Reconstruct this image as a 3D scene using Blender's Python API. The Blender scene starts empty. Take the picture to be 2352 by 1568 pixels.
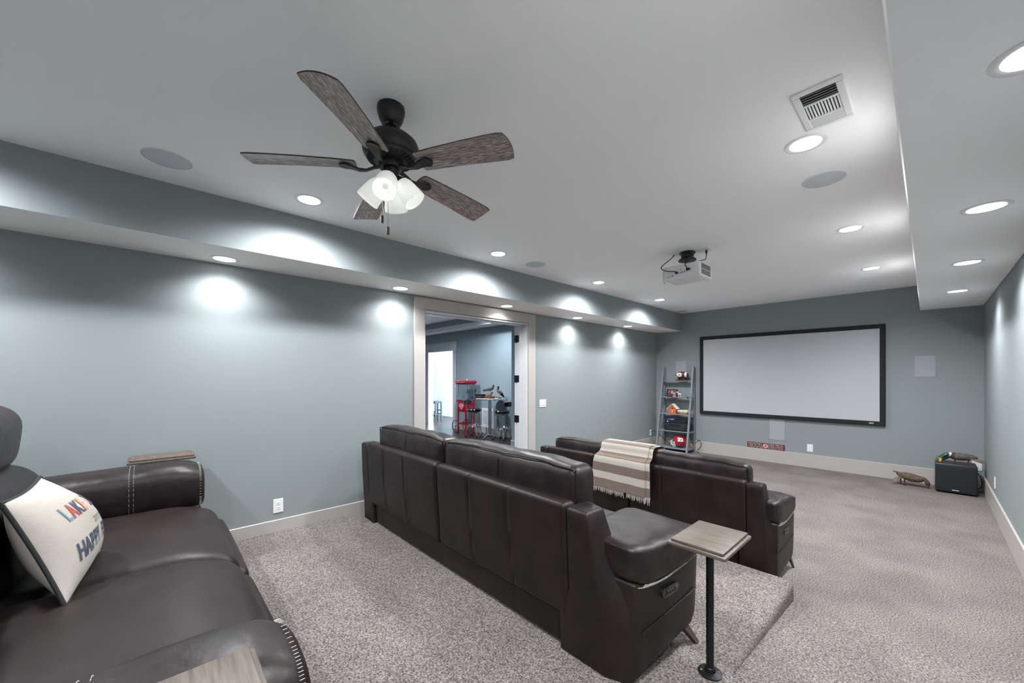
import bpy, bmesh, math, random
from mathutils import Vector, Matrix
from math import sin, cos, pi, radians, sqrt, exp
random.seed(7)
SC = bpy.context.scene
COL = SC.collection

# ------------------------------------------------------------------ camera
CAMZ = 1.481
cd = bpy.data.cameras.new('camera'); cam = bpy.data.objects.new('camera', cd); COL.objects.link(cam)
cam.location = (0, 0, CAMZ); cam.rotation_euler = (pi/2, 0, 0.8225)
cd.sensor_width = 36.0; cd.lens = 887.48/2352*36; cd.shift_y = 80.26/2352; cd.clip_start = 0.02
SC.camera = cam
# ------------------------------------------------------------------ world, exposure
w = bpy.data.worlds.new('world'); SC.world = w; w.use_nodes = True
bg = w.node_tree.nodes['Background']; bg.inputs[0].default_value = (0.62, 0.80, 1.0, 1); bg.inputs[1].default_value = 2.0
vs = SC.view_settings
vs.view_transform = 'Standard'; vs.look = 'None'; vs.gamma = 1.0; vs.use_curve_mapping = False
vs.exposure = 0.52
SC.cycles.max_bounces = 20; SC.cycles.diffuse_bounces = 16; SC.cycles.sample_clamp_indirect = 30
CAN_W = 150.0        # power of one recessed lamp
CAN_COL = (0.96, 0.98, 1.0)
HALL_COL = (0.80, 0.90, 1.0)

# ------------------------------------------------------------------ room numbers (metres)
XL, XR, YF, YB = -3.917, 0.489, 7.812, -1.9
ZC, ZS = 2.747, 2.397
XSL, XSR = -3.381, -0.077
ZB = 0.219
PZ = 0.115          # carpeted platform
D0, D1, DZ = 2.266, 3.944, 2.24   # door opening
HX = -4.117         # hall side of the left wall
HYB = 6.30          # hall back wall

# ------------------------------------------------------------------ materials
def nt(m): m.use_nodes = True; return m.node_tree
MATS = {}
def mat(name, col, rough=0.5, metal=0.0, spec=0.5, bump=None, mix=None, stretch=None, trans=0.0, emit=None, coat=0.0, alpha=1.0, sheen=0.0):
    """bump=(scale,strength,distance)  mix=(scale,colour2,lo,hi,detail) stretch=(x,y,z)"""
    m = bpy.data.materials.new(name); t = nt(m); b = t.nodes['Principled BSDF']; L = t.links.new
    b.inputs['Base Color'].default_value = (*col, 1); b.inputs['Roughness'].default_value = rough
    b.inputs['Metallic'].default_value = metal; b.inputs['Specular IOR Level'].default_value = spec
    b.inputs['Transmission Weight'].default_value = trans; b.inputs['Coat Weight'].default_value = coat
    b.inputs['Alpha'].default_value = alpha; b.inputs['Sheen Weight'].default_value = sheen
    tc = t.nodes.new('ShaderNodeTexCoord'); src = tc.outputs['Object']
    if stretch:
        mp = t.nodes.new('ShaderNodeMapping'); mp.inputs['Scale'].default_value = stretch; L(src, mp.inputs[0]); src = mp.outputs[0]
    if mix:
        n = t.nodes.new('ShaderNodeTexNoise'); n.inputs['Scale'].default_value = mix[0]; n.inputs['Detail'].default_value = mix[4] if len(mix) > 4 else 3
        L(src, n.inputs['Vector'])
        r = t.nodes.new('ShaderNodeMapRange'); r.inputs['From Min'].default_value = mix[2]; r.inputs['From Max'].default_value = mix[3]
        L(n.outputs[0], r.inputs['Value'])
        x = t.nodes.new('ShaderNodeMix'); x.data_type = 'RGBA'; x.inputs[6].default_value = (*col, 1); x.inputs[7].default_value = (*mix[1], 1)
        L(r.outputs[0], x.inputs[0]); L(x.outputs[2], b.inputs['Base Color'])
    if bump:
        n2 = t.nodes.new('ShaderNodeTexNoise'); n2.inputs['Scale'].default_value = bump[0]; n2.inputs['Detail'].default_value = 4
        L(src, n2.inputs['Vector'])
        bp = t.nodes.new('ShaderNodeBump'); bp.inputs['Strength'].default_value = bump[1]; bp.inputs['Distance'].default_value = bump[2]
        L(n2.outputs[0], bp.inputs['Height']); L(bp.outputs[0], b.inputs['Normal'])
    if emit:
        b.inputs['Emission Color'].default_value = (*emit[0], 1); b.inputs['Emission Strength'].default_value = emit[1]
    MATS[name] = m
    return m
M = MATS
mat('wall', (0.242, 0.273, 0.281), 0.75, bump=(140, .10, .002))
mat('ceiling', (0.96, 0.96, 0.96), 0.75, bump=(60, .04, .002))
mat('soffit_under', (0.90, 0.875, 0.845), 0.7)
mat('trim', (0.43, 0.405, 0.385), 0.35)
mat('door_white', (0.66, 0.66, 0.68), 0.35)
mat('hall_wall', (0.30, 0.36, 0.39), 0.55)
mat('pale_wall', (0.75, 0.80, 0.82), 0.6)
mat('plate', (0.80, 0.80, 0.82), 0.35)
mat('plate_slot', (0.05, 0.05, 0.05), 0.5)
mat('grille_rim', (0.40, 0.415, 0.44), 0.7)
mat('speaker_mesh', (0.62, 0.635, 0.665), 0.8, bump=(900, .4, .001))
mat('wall_grille', (0.335, 0.345, 0.370), 0.75, bump=(900, .4, .001))
mat('black_metal', (0.018, 0.018, 0.02), 0.42, 0.6)
mat('bronze', (0.016, 0.014, 0.016), 0.42, 0.3)
mat('black_plastic', (0.012, 0.013, 0.015), 0.35)
mat('dark_slot', (0.004, 0.004, 0.005), 0.8)
mat('white_plastic', (0.80, 0.80, 0.80), 0.4)
mat('chrome', (0.75, 0.77, 0.80), 0.12, 1.0)
mat('gunmetal', (0.10, 0.10, 0.105), 0.25, 0.9)
mat('frosted', (0.92, 0.94, 0.92), 0.35, trans=0.35, emit=((1, .98, .95), 0.12))
mat('bulb', (0.95, 0.95, 0.93), 0.3, emit=((1, .97, .93), 0.25))
mat('lens', (1, 1, 1), 0.5, emit=((1, .985, .96), 9.0))
mat('screen', (0.45, 0.46, 0.485), 0.8)
mat('velvet', (0.006, 0.006, 0.009), 0.75)
mat('leather', (0.0120, 0.0074, 0.0074), 0.43, spec=0.30, bump=(240, .22, .002), mix=(6, (0.018, 0.0115, 0.0113), .4, .65))
mat('leather_crease', (0.0120, 0.0078, 0.0080), 0.40, spec=0.34, bump=(16, .25, .012), mix=(9, (0.020, 0.0135, 0.0135), .45, .65))
mat('thread', (0.46, 0.44, 0.42), 0.7)
mat('leg_wood', (0.050, 0.030, 0.022), 0.4, mix=(30, (0.08, 0.05, 0.035), .4, .6))
mat('table_wood', (0.115, 0.090, 0.072), 0.45, stretch=(3, 30, 30), mix=(4, (0.060, 0.046, 0.037), .38, .68, 6), bump=(6, .15, .003))
mat('blade_wood', (0.19, 0.145, 0.13), 0.42, stretch=(2, 110, 110), mix=(3.0, (0.62, 0.57, 0.54), .44, .64, 8), bump=(5, .2, .002))
mat('blade_edge', (0.045, 0.028, 0.022), 0.5)
mat('cream', (0.43, 0.395, 0.355), 0.9, bump=(420, .5, .001), stretch=(1, 1, 6), mix=(60, (0.40, 0.368, 0.330), .4, .6))
mat('piping', (0.006, 0.010, 0.011), 0.8)
mat('throw_cream', (0.42, 0.385, 0.34), 0.95, bump=(300, .8, .003), sheen=.2)
mat('throw_brown', (0.125, 0.090, 0.070), 0.95, bump=(300, .8, .003), sheen=.2, mix=(160, (0.18, 0.135, 0.108), .4, .6))
mat('ink_teal', (0.10, 0.22, 0.26), 0.8); mat('ink_red', (0.42, 0.05, 0.045), 0.8); mat('ink_navy', (0.045, 0.055, 0.11), 0.8)
mat('ink_orange', (0.55, 0.24, 0.12), 0.8); mat('ink_black', (0.015, 0.015, 0.018), 0.7); mat('ink_white', (0.82, 0.80, 0.79), 0.6)
mat('ladder_grey', (0.195, 0.225, 0.25), 0.45)
mat('crimson', (0.30, 0.012, 0.030), 0.28, coat=.3)
mat('sign_red', (0.22, 0.018, 0.028), 0.4)
mat('football', (0.10, 0.028, 0.018), 0.35, bump=(200, .3, .002))
mat('stand_wood', (0.16, 0.045, 0.022), 0.35)
mat('orange', (0.60, 0.125, 0.025), 0.5)
mat('white_paint', (0.80, 0.79, 0.77), 0.5)
mat('photo_print', (0.12, 0.02, 0.03), 0.3, mix=(42, (0.75, 0.62, 0.66), .52, .60, 2))
mat('frame_dark', (0.018, 0.008, 0.010), 0.35)
mat('glass', (0.95, 0.97, 0.97), 0.05, trans=0.95)
mat('pink_glass', (0.75, 0.35, 0.38), 0.2, trans=0.4)
mat('ivory', (0.66, 0.60, 0.48), 0.5, mix=(90, (0.30, 0.26, 0.20), .5, .65))
mat('floral', (0.62, 0.60, 0.42), 0.35, mix=(38, (0.20, 0.30, 0.18), .52, .58, 2))
mat('floral_red', (0.50, 0.10, 0.05), 0.35)
mat('blue_case', (0.03, 0.10, 0.42), 0.3)
mat('blue_light', (0.1, 0.3, 1.0), 0.3, emit=((.1, .35, 1), 3.0))
mat('sub_cloth', (0.012, 0.013, 0.018), 0.9, bump=(700, .3, .001))
mat('sub_body', (0.022, 0.024, 0.027), 0.4)
mat('duck_brown', (0.075, 0.050, 0.032), 0.85, bump=(70, .7, .006), mix=(60, (0.15, 0.108, 0.072), .45, .62))
mat('duck_pale', (0.22, 0.175, 0.135), 0.85, bump=(70, .5, .004), mix=(50, (0.12, 0.095, 0.075), .45, .62))
mat('duck_green', (0.006, 0.060, 0.042), 0.3, mix=(30, (0.01, 0.10, 0.06), .4, .6))
mat('duck_chest', (0.055, 0.022, 0.014), 0.8, bump=(70, .5, .004))
mat('duck_grey', (0.075, 0.064, 0.056), 0.85, bump=(70, .5, .004), mix=(60, (0.13, 0.115, 0.10), .45, .62))
mat('duck_dark', (0.020, 0.017, 0.016), 0.8, bump=(70, .5, .004))
mat('duck_white', (0.75, 0.74, 0.72), 0.8)
mat('bill_yellow', (0.70, 0.42, 0.05), 0.5)
mat('bill_brown', (0.16, 0.06, 0.04), 0.5)
mat('foot_red', (0.11, 0.02, 0.015), 0.6)
mat('driftwood', (0.26, 0.15, 0.10), 0.7, mix=(25, (0.14, 0.07, 0.05), .4, .6))
mat('cart_red', (0.40, 0.006, 0.022), 0.3, coat=.3)
mat('clear', (0.80, 0.88, 0.90), 0.03, trans=1.0)
mat('tyre', (0.02, 0.02, 0.022), 0.6)
mat('vinyl_black', (0.010, 0.012, 0.018), 0.2, coat=.4)
mat('tin', (0.28, 0.33, 0.38), 0.45, 0.4)
mat('stool_dark', (0.012, 0.016, 0.020), 0.7)
mat('laminate', (0.52, 0.53, 0.54), 0.2)
mat('cable', (0.012, 0.012, 0.012), 0.5)
mat('vent_white', (0.80, 0.80, 0.80), 0.5)
mat('vent_hole', (0.045, 0.05, 0.055), 0.8)

def carpet_mat():
    m = bpy.data.materials.new('carpet'); t = nt(m); b = t.nodes['Principled BSDF']; L = t.links.new
    tc = t.nodes.new('ShaderNodeTexCoord')
    n = t.nodes.new('ShaderNodeTexNoise'); n.inputs['Scale'].default_value = 125; n.inputs['Detail'].default_value = 3; n.inputs['Roughness'].default_value = .62
    L(tc.outputs['Object'], n.inputs['Vector'])
    cr = t.nodes.new('ShaderNodeValToRGB'); e = cr.color_ramp.elements
    e[0].position = .33; e[0].color = (0.052, 0.042, 0.039, 1); e[1].position = .68; e[1].color = (0.35, 0.316, 0.302, 1)
    k = cr.color_ramp.elements.new(.50); k.color = (0.178, 0.156, 0.147, 1)
    L(n.outputs[0], cr.inputs[0])
    g = t.nodes.new('ShaderNodeTexNoise'); g.inputs['Scale'].default_value = 2.2; g.inputs['Detail'].default_value = 2
    L(tc.outputs['Object'], g.inputs['Vector'])
    mr = t.nodes.new('ShaderNodeMapRange'); mr.inputs['From Min'].default_value = .35; mr.inputs['From Max'].default_value = .65
    mr.inputs['To Min'].default_value = .86; mr.inputs['To Max'].default_value = 1.10; L(g.outputs[0], mr.inputs['Value'])
    x = t.nodes.new('ShaderNodeMix'); x.data_type = 'RGBA'; x.blend_type = 'MULTIPLY'; x.inputs[0].default_value = 1
    L(cr.outputs[0], x.inputs[6]); L(mr.outputs[0], x.inputs[7]); L(x.outputs[2], b.inputs['Base Color'])
    bp = t.nodes.new('ShaderNodeBump'); bp.inputs['Strength'].default_value = .8; bp.inputs['Distance'].default_value = .01
    L(n.outputs[0], bp.inputs['Height']); L(bp.outputs[0], b.inputs['Normal'])
    b.inputs['Roughness'].default_value = .95; b.inputs['Specular IOR Level'].default_value = .1
    M['carpet'] = m
carpet_mat()
def plank_mat():
    m = bpy.data.materials.new('hall_planks'); t = nt(m); b = t.nodes['Principled BSDF']; L = t.links.new
    tc = t.nodes.new('ShaderNodeTexCoord')
    br = t.nodes.new('ShaderNodeTexBrick'); br.inputs['Color1'].default_value = (.026, .016, .014, 1); br.inputs['Color2'].default_value = (.042, .026, .022, 1)
    br.inputs['Mortar'].default_value = (.015, .01, .008, 1); br.inputs['Scale'].default_value = 1; br.inputs['Mortar Size'].default_value = .004
    br.inputs['Brick Width'].default_value = 1.2; br.inputs['Row Height'].default_value = .13
    L(tc.outputs['Object'], br.inputs[0]); L(br.outputs[0], b.inputs['Base Color']); b.inputs['Roughness'].default_value = .33
    M['hall_planks'] = m
plank_mat()

# ------------------------------------------------------------------ mesh helpers
class B:
    """Collects shapes in world coordinates; obj() links them as ONE mesh object under a thing."""
    def __init__(s): s.bm = bmesh.new()
    def raw(s, verts, faces, mi=0, closed=False):
        vs_ = [s.bm.verts.new(v) for v in verts]
        out = []
        for f in faces:
            try:
                fc = s.bm.faces.new([vs_[i] for i in f]); fc.material_index = mi; out.append(fc)
            except ValueError: pass
        return out
    def box(s, x0, x1, y0, y1, z0, z1, r=0, seg=2, mi=0, mtx=None):
        t = bmesh.new(); bmesh.ops.create_cube(t, size=1)
        for v in t.verts:
            v.co = Vector((x0 + (v.co.x+.5)*(x1-x0), y0 + (v.co.y+.5)*(y1-y0), z0 + (v.co.z+.5)*(z1-z0)))
        if r: bmesh.ops.bevel(t, geom=t.edges[:], offset=r, segments=seg, affect='EDGES', profile=.5, clamp_overlap=True)
        s._take(t, mi, mtx); return s
    def _take(s, t, mi=0, mtx=None):
        bmesh.ops.recalc_face_normals(t, faces=t.faces[:])
        if mtx is not None: bmesh.ops.transform(t, matrix=mtx, verts=t.verts[:])
        idx = {v: i for i, v in enumerate(t.verts)}
        s.raw([v.co.copy() for v in t.verts], [[idx[v] for v in f.verts] for f in t.faces], mi); t.free()
    def loft(s, rings, mi=0, caps=True, loop=False, mis=None):
        t = bmesh.new(); n = len(rings[0])
        R = [[t.verts.new(p) for p in r] for r in rings]
        seq = list(range(len(R) - 1))
        pairs = [(i, i+1) for i in seq] + ([(len(R)-1, 0)] if loop else [])
        tags = []
        for k, (a, b_) in enumerate(pairs):
            for j in range(n):
                f = t.faces.new((R[a][j], R[a][(j+1) % n], R[b_][(j+1) % n], R[b_][j])); f.material_index = mis[k] if mis else mi
        if caps and not loop:
            f = t.faces.new(R[0][::-1]); f.material_index = mis[0] if mis else mi
            f = t.faces.new(R[-1]); f.material_index = mis[-1] if mis else mi
        bmesh.ops.recalc_face_normals(t, faces=t.faces[:])
        idx = {v: i for i, v in enumerate(t.verts)}
        for f in t.faces: tags.append(f.material_index)
        vs_ = [s.bm.verts.new(v.co) for v in t.verts]
        for f, tg in zip(t.faces, tags):
            fc = s.bm.faces.new([vs_[idx[v]] for v in f.verts]); fc.material_index = tg
        t.free(); return s
    def lathe(s, prof, c, n=24, axis='Z', mi=0, caps=True, mtx=None):
        rings = []
        for r, h in prof:
            ring = []
            for k in range(n):
                a = 2*pi*k/n; p = Vector((r*cos(a), r*sin(a), h))
                if axis == 'X': p = Vector((h, r*cos(a), r*sin(a)))
                if axis == 'Y': p = Vector((r*sin(a), h, r*cos(a)))
                if mtx is not None: p = mtx @ p
                ring.append(p + Vector(c))
            rings.append(ring)
        return s.loft(rings, mi, caps)
    def tube(s, pts, r, n=10, mi=0, closed=False, squash=None):
        pts = [Vector(p) for p in pts]; N = len(pts); rings = []
        up = None
        for i, p in enumerate(pts):
            if closed: d = pts[(i+1) % N] - pts[i-1]
            else: d = pts[min(i+1, N-1)] - pts[max(i-1, 0)]
            d.normalize()
            if up is None:
                up = Vector((0, 0, 1)) if abs(d.z) < .9 else Vector((1, 0, 0))
            u = (up - d*up.dot(d)); u = u.normalized() if u.length > 1e-6 else d.orthogonal().normalized()
            v = d.cross(u); up = u
            rr = r[i] if isinstance(r, (list, tuple)) else r
            q = squash if squash else 1
            rings.append([p + u*(rr*q*cos(2*pi*k/n)) + v*(rr*sin(2*pi*k/n)) for k in range(n)])
        return s.loft(rings, mi, True, closed)
    def prism(s, poly, axis, a0, a1, mi=0, r=0, seg=2):
        """poly of 2D points extruded along axis ('X': (y,z) 'Y': (x,z) 'Z': (x,y))"""
        def P(p, a): return {'X': (a, p[0], p[1]), 'Y': (p[0], a, p[1]), 'Z': (p[0], p[1], a)}[axis]
        t = bmesh.new(); A = [t.verts.new(P(p, a0)) for p in poly]; C = [t.verts.new(P(p, a1)) for p in poly]; n = len(poly)
        t.faces.new(A); t.faces.new(C)
        for j in range(n): t.faces.new((A[j], A[(j+1) % n], C[(j+1) % n], C[j]))
        if r: bmesh.ops.bevel(t, geom=t.edges[:], offset=r, segments=seg, affect='EDGES', profile=.5, clamp_overlap=True)
        s._take(t, mi); return s
    def cushion(s, c, h, r, puff=(0, 0, 0), m=(6, 6, 6), e=3, warp=None, mi=0, power=2):
        """Rounded, puffed box centre c, half sizes h; warp maps the final point."""
        h = Vector(h)
        def axis(hh, mm):
            rr = min(r, hh*.999); a = [-hh + rr*(1-cos(pi/2*k/e)) for k in range(e)]; b_ = [-hh+rr + (2*hh-2*rr)*k/mm for k in range(mm+1)]
            out = a + b_ + [-v for v in a[::-1]]
            return out
        ax = [axis(h[i], m[i]) for i in range(3)]
        t = bmesh.new(); cache = {}
        def V(p):
            k = tuple(round(q, 6) for q in p)
            if k in cache: return cache[k]
            q = Vector(p); inn = Vector([max(-(h[i]-min(r, h[i]*.999)), min(h[i]-min(r, h[i]*.999), q[i])) for i in range(3)])
            d = q - inn
            if d.length > 1e-9:
                d.normalize(); q = inn + d*r
            f = [max(0, 1-abs(q[i]/h[i])**power) for i in range(3)]
            sgn = [q[i]/h[i] for i in range(3)]
            q = Vector((q.x + puff[0]*sgn[0]*f[1]*f[2], q.y + puff[1]*sgn[1]*f[0]*f[2], q.z + puff[2]*sgn[2]*f[0]*f[1])) + Vector(c)
            if warp: q = Vector(warp(q))
            v = t.verts.new(q); cache[k] = v; return v
        for i in range(3):
            j, k = (i+1) % 3, (i+2) % 3
            for sg in (-1, 1):
                for a in range(len(ax[j])-1):
                    for b_ in range(len(ax[k])-1):
                        q = []
                        for (da, db) in ((0, 0), (1, 0), (1, 1), (0, 1)):
                            p = [0, 0, 0]; p[i] = sg*h[i]; p[j] = ax[j][a+da]; p[k] = ax[k][b_+db]; q.append(V(p))
                        q = list(dict.fromkeys(q))
                        if len(q) > 2:
                            try: t.faces.new(q)
                            except ValueError: pass
        s._take(t, mi); return s
    def grid(s, f, nu, nv, mi=0, mif=None):
        V = [[f(i/nu, j/nv) for j in range(nv+1)] for i in range(nu+1)]
        verts = [p for row in V for p in row]; W = nv+1
        for i in range(nu):
            for j in range(nv):
                pass
        vs_ = [s.bm.verts.new(v) for v in verts]
        for i in range(nu):
            for j in range(nv):
                fc = s.bm.faces.new((vs_[i*W+j], vs_[(i+1)*W+j], vs_[(i+1)*W+j+1], vs_[i*W+j+1])); fc.material_index = mif(i, j) if mif else mi
        return s
    def ball(s, c, rx, ry=None, rz=None, n=14, mi=0):
        ry = ry or rx; rz = rz or rx
        prof = [(max(1e-4, sin(pi*k/n)), -cos(pi*k/n)) for k in range(n+1)]
        mtx = Matrix.Diagonal((rx, ry, rz, 1)).to_3x3()
        return s.lathe(prof, c, n=max(10, int(n*1.5)), mi=mi, mtx=mtx)

def obj(name, b, mats, parent=None, smooth=35, loc=None, rot=None):
    bm = b.bm if isinstance(b, B) else b
    me = bpy.data.meshes.new(name)
    if parent is not None and loc is None:
        off = parent['_o'] if '_o' in parent else (0, 0, 0)
        bmesh.ops.translate(bm, verts=bm.verts[:], vec=-Vector(off))
    bm.to_mesh(me); bm.free()
    if not isinstance(mats, (list, tuple)): mats = [mats]
    for m in mats: me.materials.append(M[m])
    if smooth:
        me.polygons.foreach_set('use_smooth', [True]*len(me.polygons))
        me.set_sharp_from_angle(angle=radians(smooth))
    o = bpy.data.objects.new(name, me); COL.objects.link(o)
    if parent is not None: o.parent = parent
    if loc is not None: o.location = loc
    if rot is not None: o.rotation_euler = rot
    if parent is not None and loc is None: o['_o'] = parent['_o']
    return o
def thing(name, label, cat, loc=(0, 0, 0), group=None):
    o = bpy.data.objects.new(name, None); COL.objects.link(o); o.location = loc; o['_o'] = loc; o.empty_display_size = .1
    o['label'] = label; o['category'] = cat
    if group: o['group'] = group
    return o
def tag(o, label, cat, group=None):
    o['label'] = label; o['category'] = cat
    if group: o['group'] = group
    if '_o' not in o: o['_o'] = (0, 0, 0)
    return o
def struct(name, b, mats, label=None, smooth=35, parent=None):
    o = obj(name, b, mats, parent, smooth)
    if parent is None:
        o['kind'] = 'structure'; o['_o'] = (0, 0, 0)
        if label: o['label'] = label
    return o
def dup(root, delta, label=None, group=None, rotz=None):
    r = root.copy(); COL.objects.link(r); r.location = Vector(root.location) + Vector(delta)
    if rotz is not None: r.rotation_euler = (0, 0, rotz)
    if label: r['label'] = label
    if group: r['group'] = group
    for ch in list(root.children):
        c = ch.copy(); COL.objects.link(c); c.parent = r
        for g in ch.children:
            d = g.copy(); COL.objects.link(d); d.parent = c
    return r
def text_geo(s_, size, off=0.0):
    cu = bpy.data.curves.new('t', 'FONT'); cu.body = s_; cu.size = size; cu.offset = off; cu.align_x = 'CENTER'; cu.align_y = 'CENTER'; cu.resolution_u = 3
    ob = bpy.data.objects.new('t', cu); COL.objects.link(ob)
    bpy.context.view_layer.update()
    dg = bpy.context.evaluated_depsgraph_get(); me = bpy.data.meshes.new_from_object(ob.evaluated_get(dg))
    vs_ = [v.co.copy() for v in me.vertices]; fs = [list(p.vertices) for p in me.polygons]
    bpy.data.objects.remove(ob); bpy.data.curves.remove(cu); bpy.data.meshes.remove(me)
    return vs_, fs
def lettering(name, s_, size, fn, m, parent, off=0.0, sub=0):
    v, f = text_geo(s_, size, off); b = B(); b.raw(v, f)
    if sub:
        bmesh.ops.triangulate(b.bm, faces=b.bm.faces[:]); bmesh.ops.subdivide_edges(b.bm, edges=b.bm.edges[:], cuts=sub, use_grid_fill=True)
    for q in b.bm.verts: q.co = Vector(fn(q.co.x, q.co.y))
    return obj(name, b, m, parent, smooth=0)
def arc(c, r, a0, a1, n, plane='XY'):
    out = []
    for k in range(n+1):
        a = a0 + (a1-a0)*k/n; x, y = r*cos(a), r*sin(a)
        out.append({'XY': (c[0]+x, c[1]+y, c[2]), 'XZ': (c[0]+x, c[1], c[2]+y), 'YZ': (c[0], c[1]+x, c[2]+y)}[plane])
    return out
def smooth_path(pts, k=4):
    P = [Vector(p) for p in pts]; out = []
    for i in range(len(P)-1):
        p0, p1, p2, p3 = P[max(i-1, 0)], P[i], P[i+1], P[min(i+2, len(P)-1)]
        for j in range(k):
            t = j/k
            out.append(.5*((2*p1) + (p2-p0)*t + (2*p0-5*p1+4*p2-p3)*t*t + (3*p1-p0-3*p2+p3)*t**3))
    out.append(P[-1]); return out
def lerp(a, b, t): return a + (b-a)*t
def pw(x, pts):
    if x <= pts[0][0]: return pts[0][1]
    for (a, va), (b, vb) in zip(pts, pts[1:]):
        if x <= b: return va + (vb-va)*(x-a)/(b-a)
    return pts[-1][1]

# ================================================================== THE SETTING
struct('floor', B().box(XL-.2, XR+.1, YB, YF+.1, -.06, 0), 'carpet', 'beige flecked carpet on the lower floor in front of the screen')
# carpeted platform
def plat():
    R = .05
    P = [(XL+.015, YB, 0), (XR-.015, YB, 0), (XR-.015, 1.95, 0), (-.605, 1.95, 1)]           # flag: the edge that starts here is an open drop
    P += [(-.605-R+R*cos(a), 3.15-R+R*sin(a), 1) for a in (0, pi/8, pi/4, 3*pi/8)] + [(-.605-R, 3.15, 1)]
    P += [(-3.62, 3.15, 1), (-3.62, 1.45, 1), (XL+.015, 1.45, 0)]
    n = len(P)
    def ring(d, z):
        out = []
        for k in range(n):
            p0, p1, p2 = P[k-1], P[k], P[(k+1) % n]
            def edge(a, b_):
                e = Vector((b_[0]-a[0], b_[1]-a[1])); e.normalize(); nn = Vector((-e.y, e.x)); q = d if a[2] else 0
                return Vector((a[0], a[1])) + nn*q, e
            A_, ea = edge(p0, p1); B_, eb = edge(p1, p2)
            den = ea.x*eb.y - ea.y*eb.x
            if abs(den) < 1e-6: out.append((B_.x, B_.y, z)); continue
            t_ = ((B_.x-A_.x)*eb.y - (B_.y-A_.y)*eb.x)/den; q = A_ + ea*t_; out.append((q.x, q.y, z))
        return out
    r_ = .03
    rings = [ring(0, 0), ring(0, PZ-r_)] + [ring(r_*(1-cos(a)), PZ-r_+r_*sin(a)) for a in (pi/8, pi/4, 3*pi/8, pi/2)]
    b = B(); b.loft(rings); bmesh.ops.triangulate(b.bm, faces=[f for f in b.bm.faces if len(f.verts) > 4]); return b
b = plat()
struct('floor_platform', b, 'carpet', 'raised carpeted platform under the two rear rows of sofas', 50)
b = B().prism([(1.94, 0), (3.08, -.002), (3.07, .004), (2.0, PZ-.002), (1.94, PZ)], 'X', -.605, XR-.015)
struct('floor_ramp', b, 'carpet', 'carpeted aisle ramp rising beside the middle sofa', 20)
struct('ceiling', B().box(XL-.2, XR+.1, YB, YF+.1, ZC, ZC+.05), 'ceiling', 'flat white painted ceiling')
b = B()
b.box(HX, XL, YB, D0, 0, ZC); b.box(HX, XL, D1, YF+.1, 0, ZC); b.box(HX, XL, D0, D1, DZ, ZC)
struct('wall_left', b, 'wall', 'long blue-grey side wall with the wide doorway', 0)
struct('wall_far', B().box(XL, XR+.1, YF, YF+.1, 0, ZC), 'wall', 'blue-grey wall behind the projection screen', 0)
struct('wall_right', B().box(XR, XR+.1, YB, YF, 0, ZC), 'wall', 'blue-grey side wall along the aisle', 0)
struct('wall_back', B().box(XL, XR, YB-.1, YB, 0, ZC+.05), 'wall', 'blue-grey wall behind the rear row', 0)
b = B()
x0, x1, z0, z1 = XL, XSL, ZS, ZC
b.raw([(x0, YB, z0), (x1, YB, z0), (x1, YF, z0), (x0, YF, z0)], [(0, 1, 2, 3)], 1)
b.raw([(x1, YB, z0), (x1, YB, z1), (x1, YF, z1), (x1, YF, z0)], [(0, 1, 2, 3)], 0)
struct('ceiling_soffit', b, ['wall', 'soffit_under'], 'dropped soffit with blue-grey face along the doorway wall', 0)
struct('ceiling_soffit', B().box(XSR, XR, YB, YF, ZS, ZC, .006, 1), 'ceiling', 'dropped white soffit along the aisle wall')
def base(side, boxes):
    b = B()
    for q in boxes: b.box(*q, r=.004, seg=1)
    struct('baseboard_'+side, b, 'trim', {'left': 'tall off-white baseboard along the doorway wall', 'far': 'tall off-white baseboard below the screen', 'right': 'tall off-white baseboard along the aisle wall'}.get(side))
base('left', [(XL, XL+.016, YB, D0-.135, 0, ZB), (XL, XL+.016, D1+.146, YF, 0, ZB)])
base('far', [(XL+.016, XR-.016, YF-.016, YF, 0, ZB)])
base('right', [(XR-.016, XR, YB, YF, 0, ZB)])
# doorway casing and jambs
tr = struct('trim_1', B().box(XL, XL+.022, D0-.132, D1+.144, DZ+.006, ZS-.018, .003, 1), 'trim', 'wide off-white casing around the open doorway')
struct('casing_board', B().box(XL, XL+.022, D0-.132, D0, 0, DZ+.006, .003, 1), 'trim', parent=tr)
struct('casing_board', B().box(XL, XL+.022, D1, D1+.144, 0, DZ+.006, .003, 1), 'trim', parent=tr)
struct('jamb_board', B().box(HX-.01, XL+.001, D0-.001, D0+.018, 0, DZ, .002, 1), 'door_white', parent=tr)
struct('jamb_board', B().box(HX-.01, XL+.001, D1-.018, D1+.001, 0, DZ, .002, 1), 'door_white', parent=tr)
struct('jamb_board', B().box(HX-.01, XL+.001, D0+.018, D1-.018, DZ-.018, DZ+.001, .002, 1), 'door_white', parent=tr)
struct('door_stop', B().box(HX+.05, HX+.10, D1-.03, D1-.018, 0, DZ-.018, .002, 1).box(HX+.05, HX+.10, D0+.018, D0+.03, 0, DZ-.018, .002, 1).box(HX+.05, HX+.10, D0+.03, D1-.03, DZ-.03, DZ-.018, .002, 1), 'door_white', parent=tr)
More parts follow.
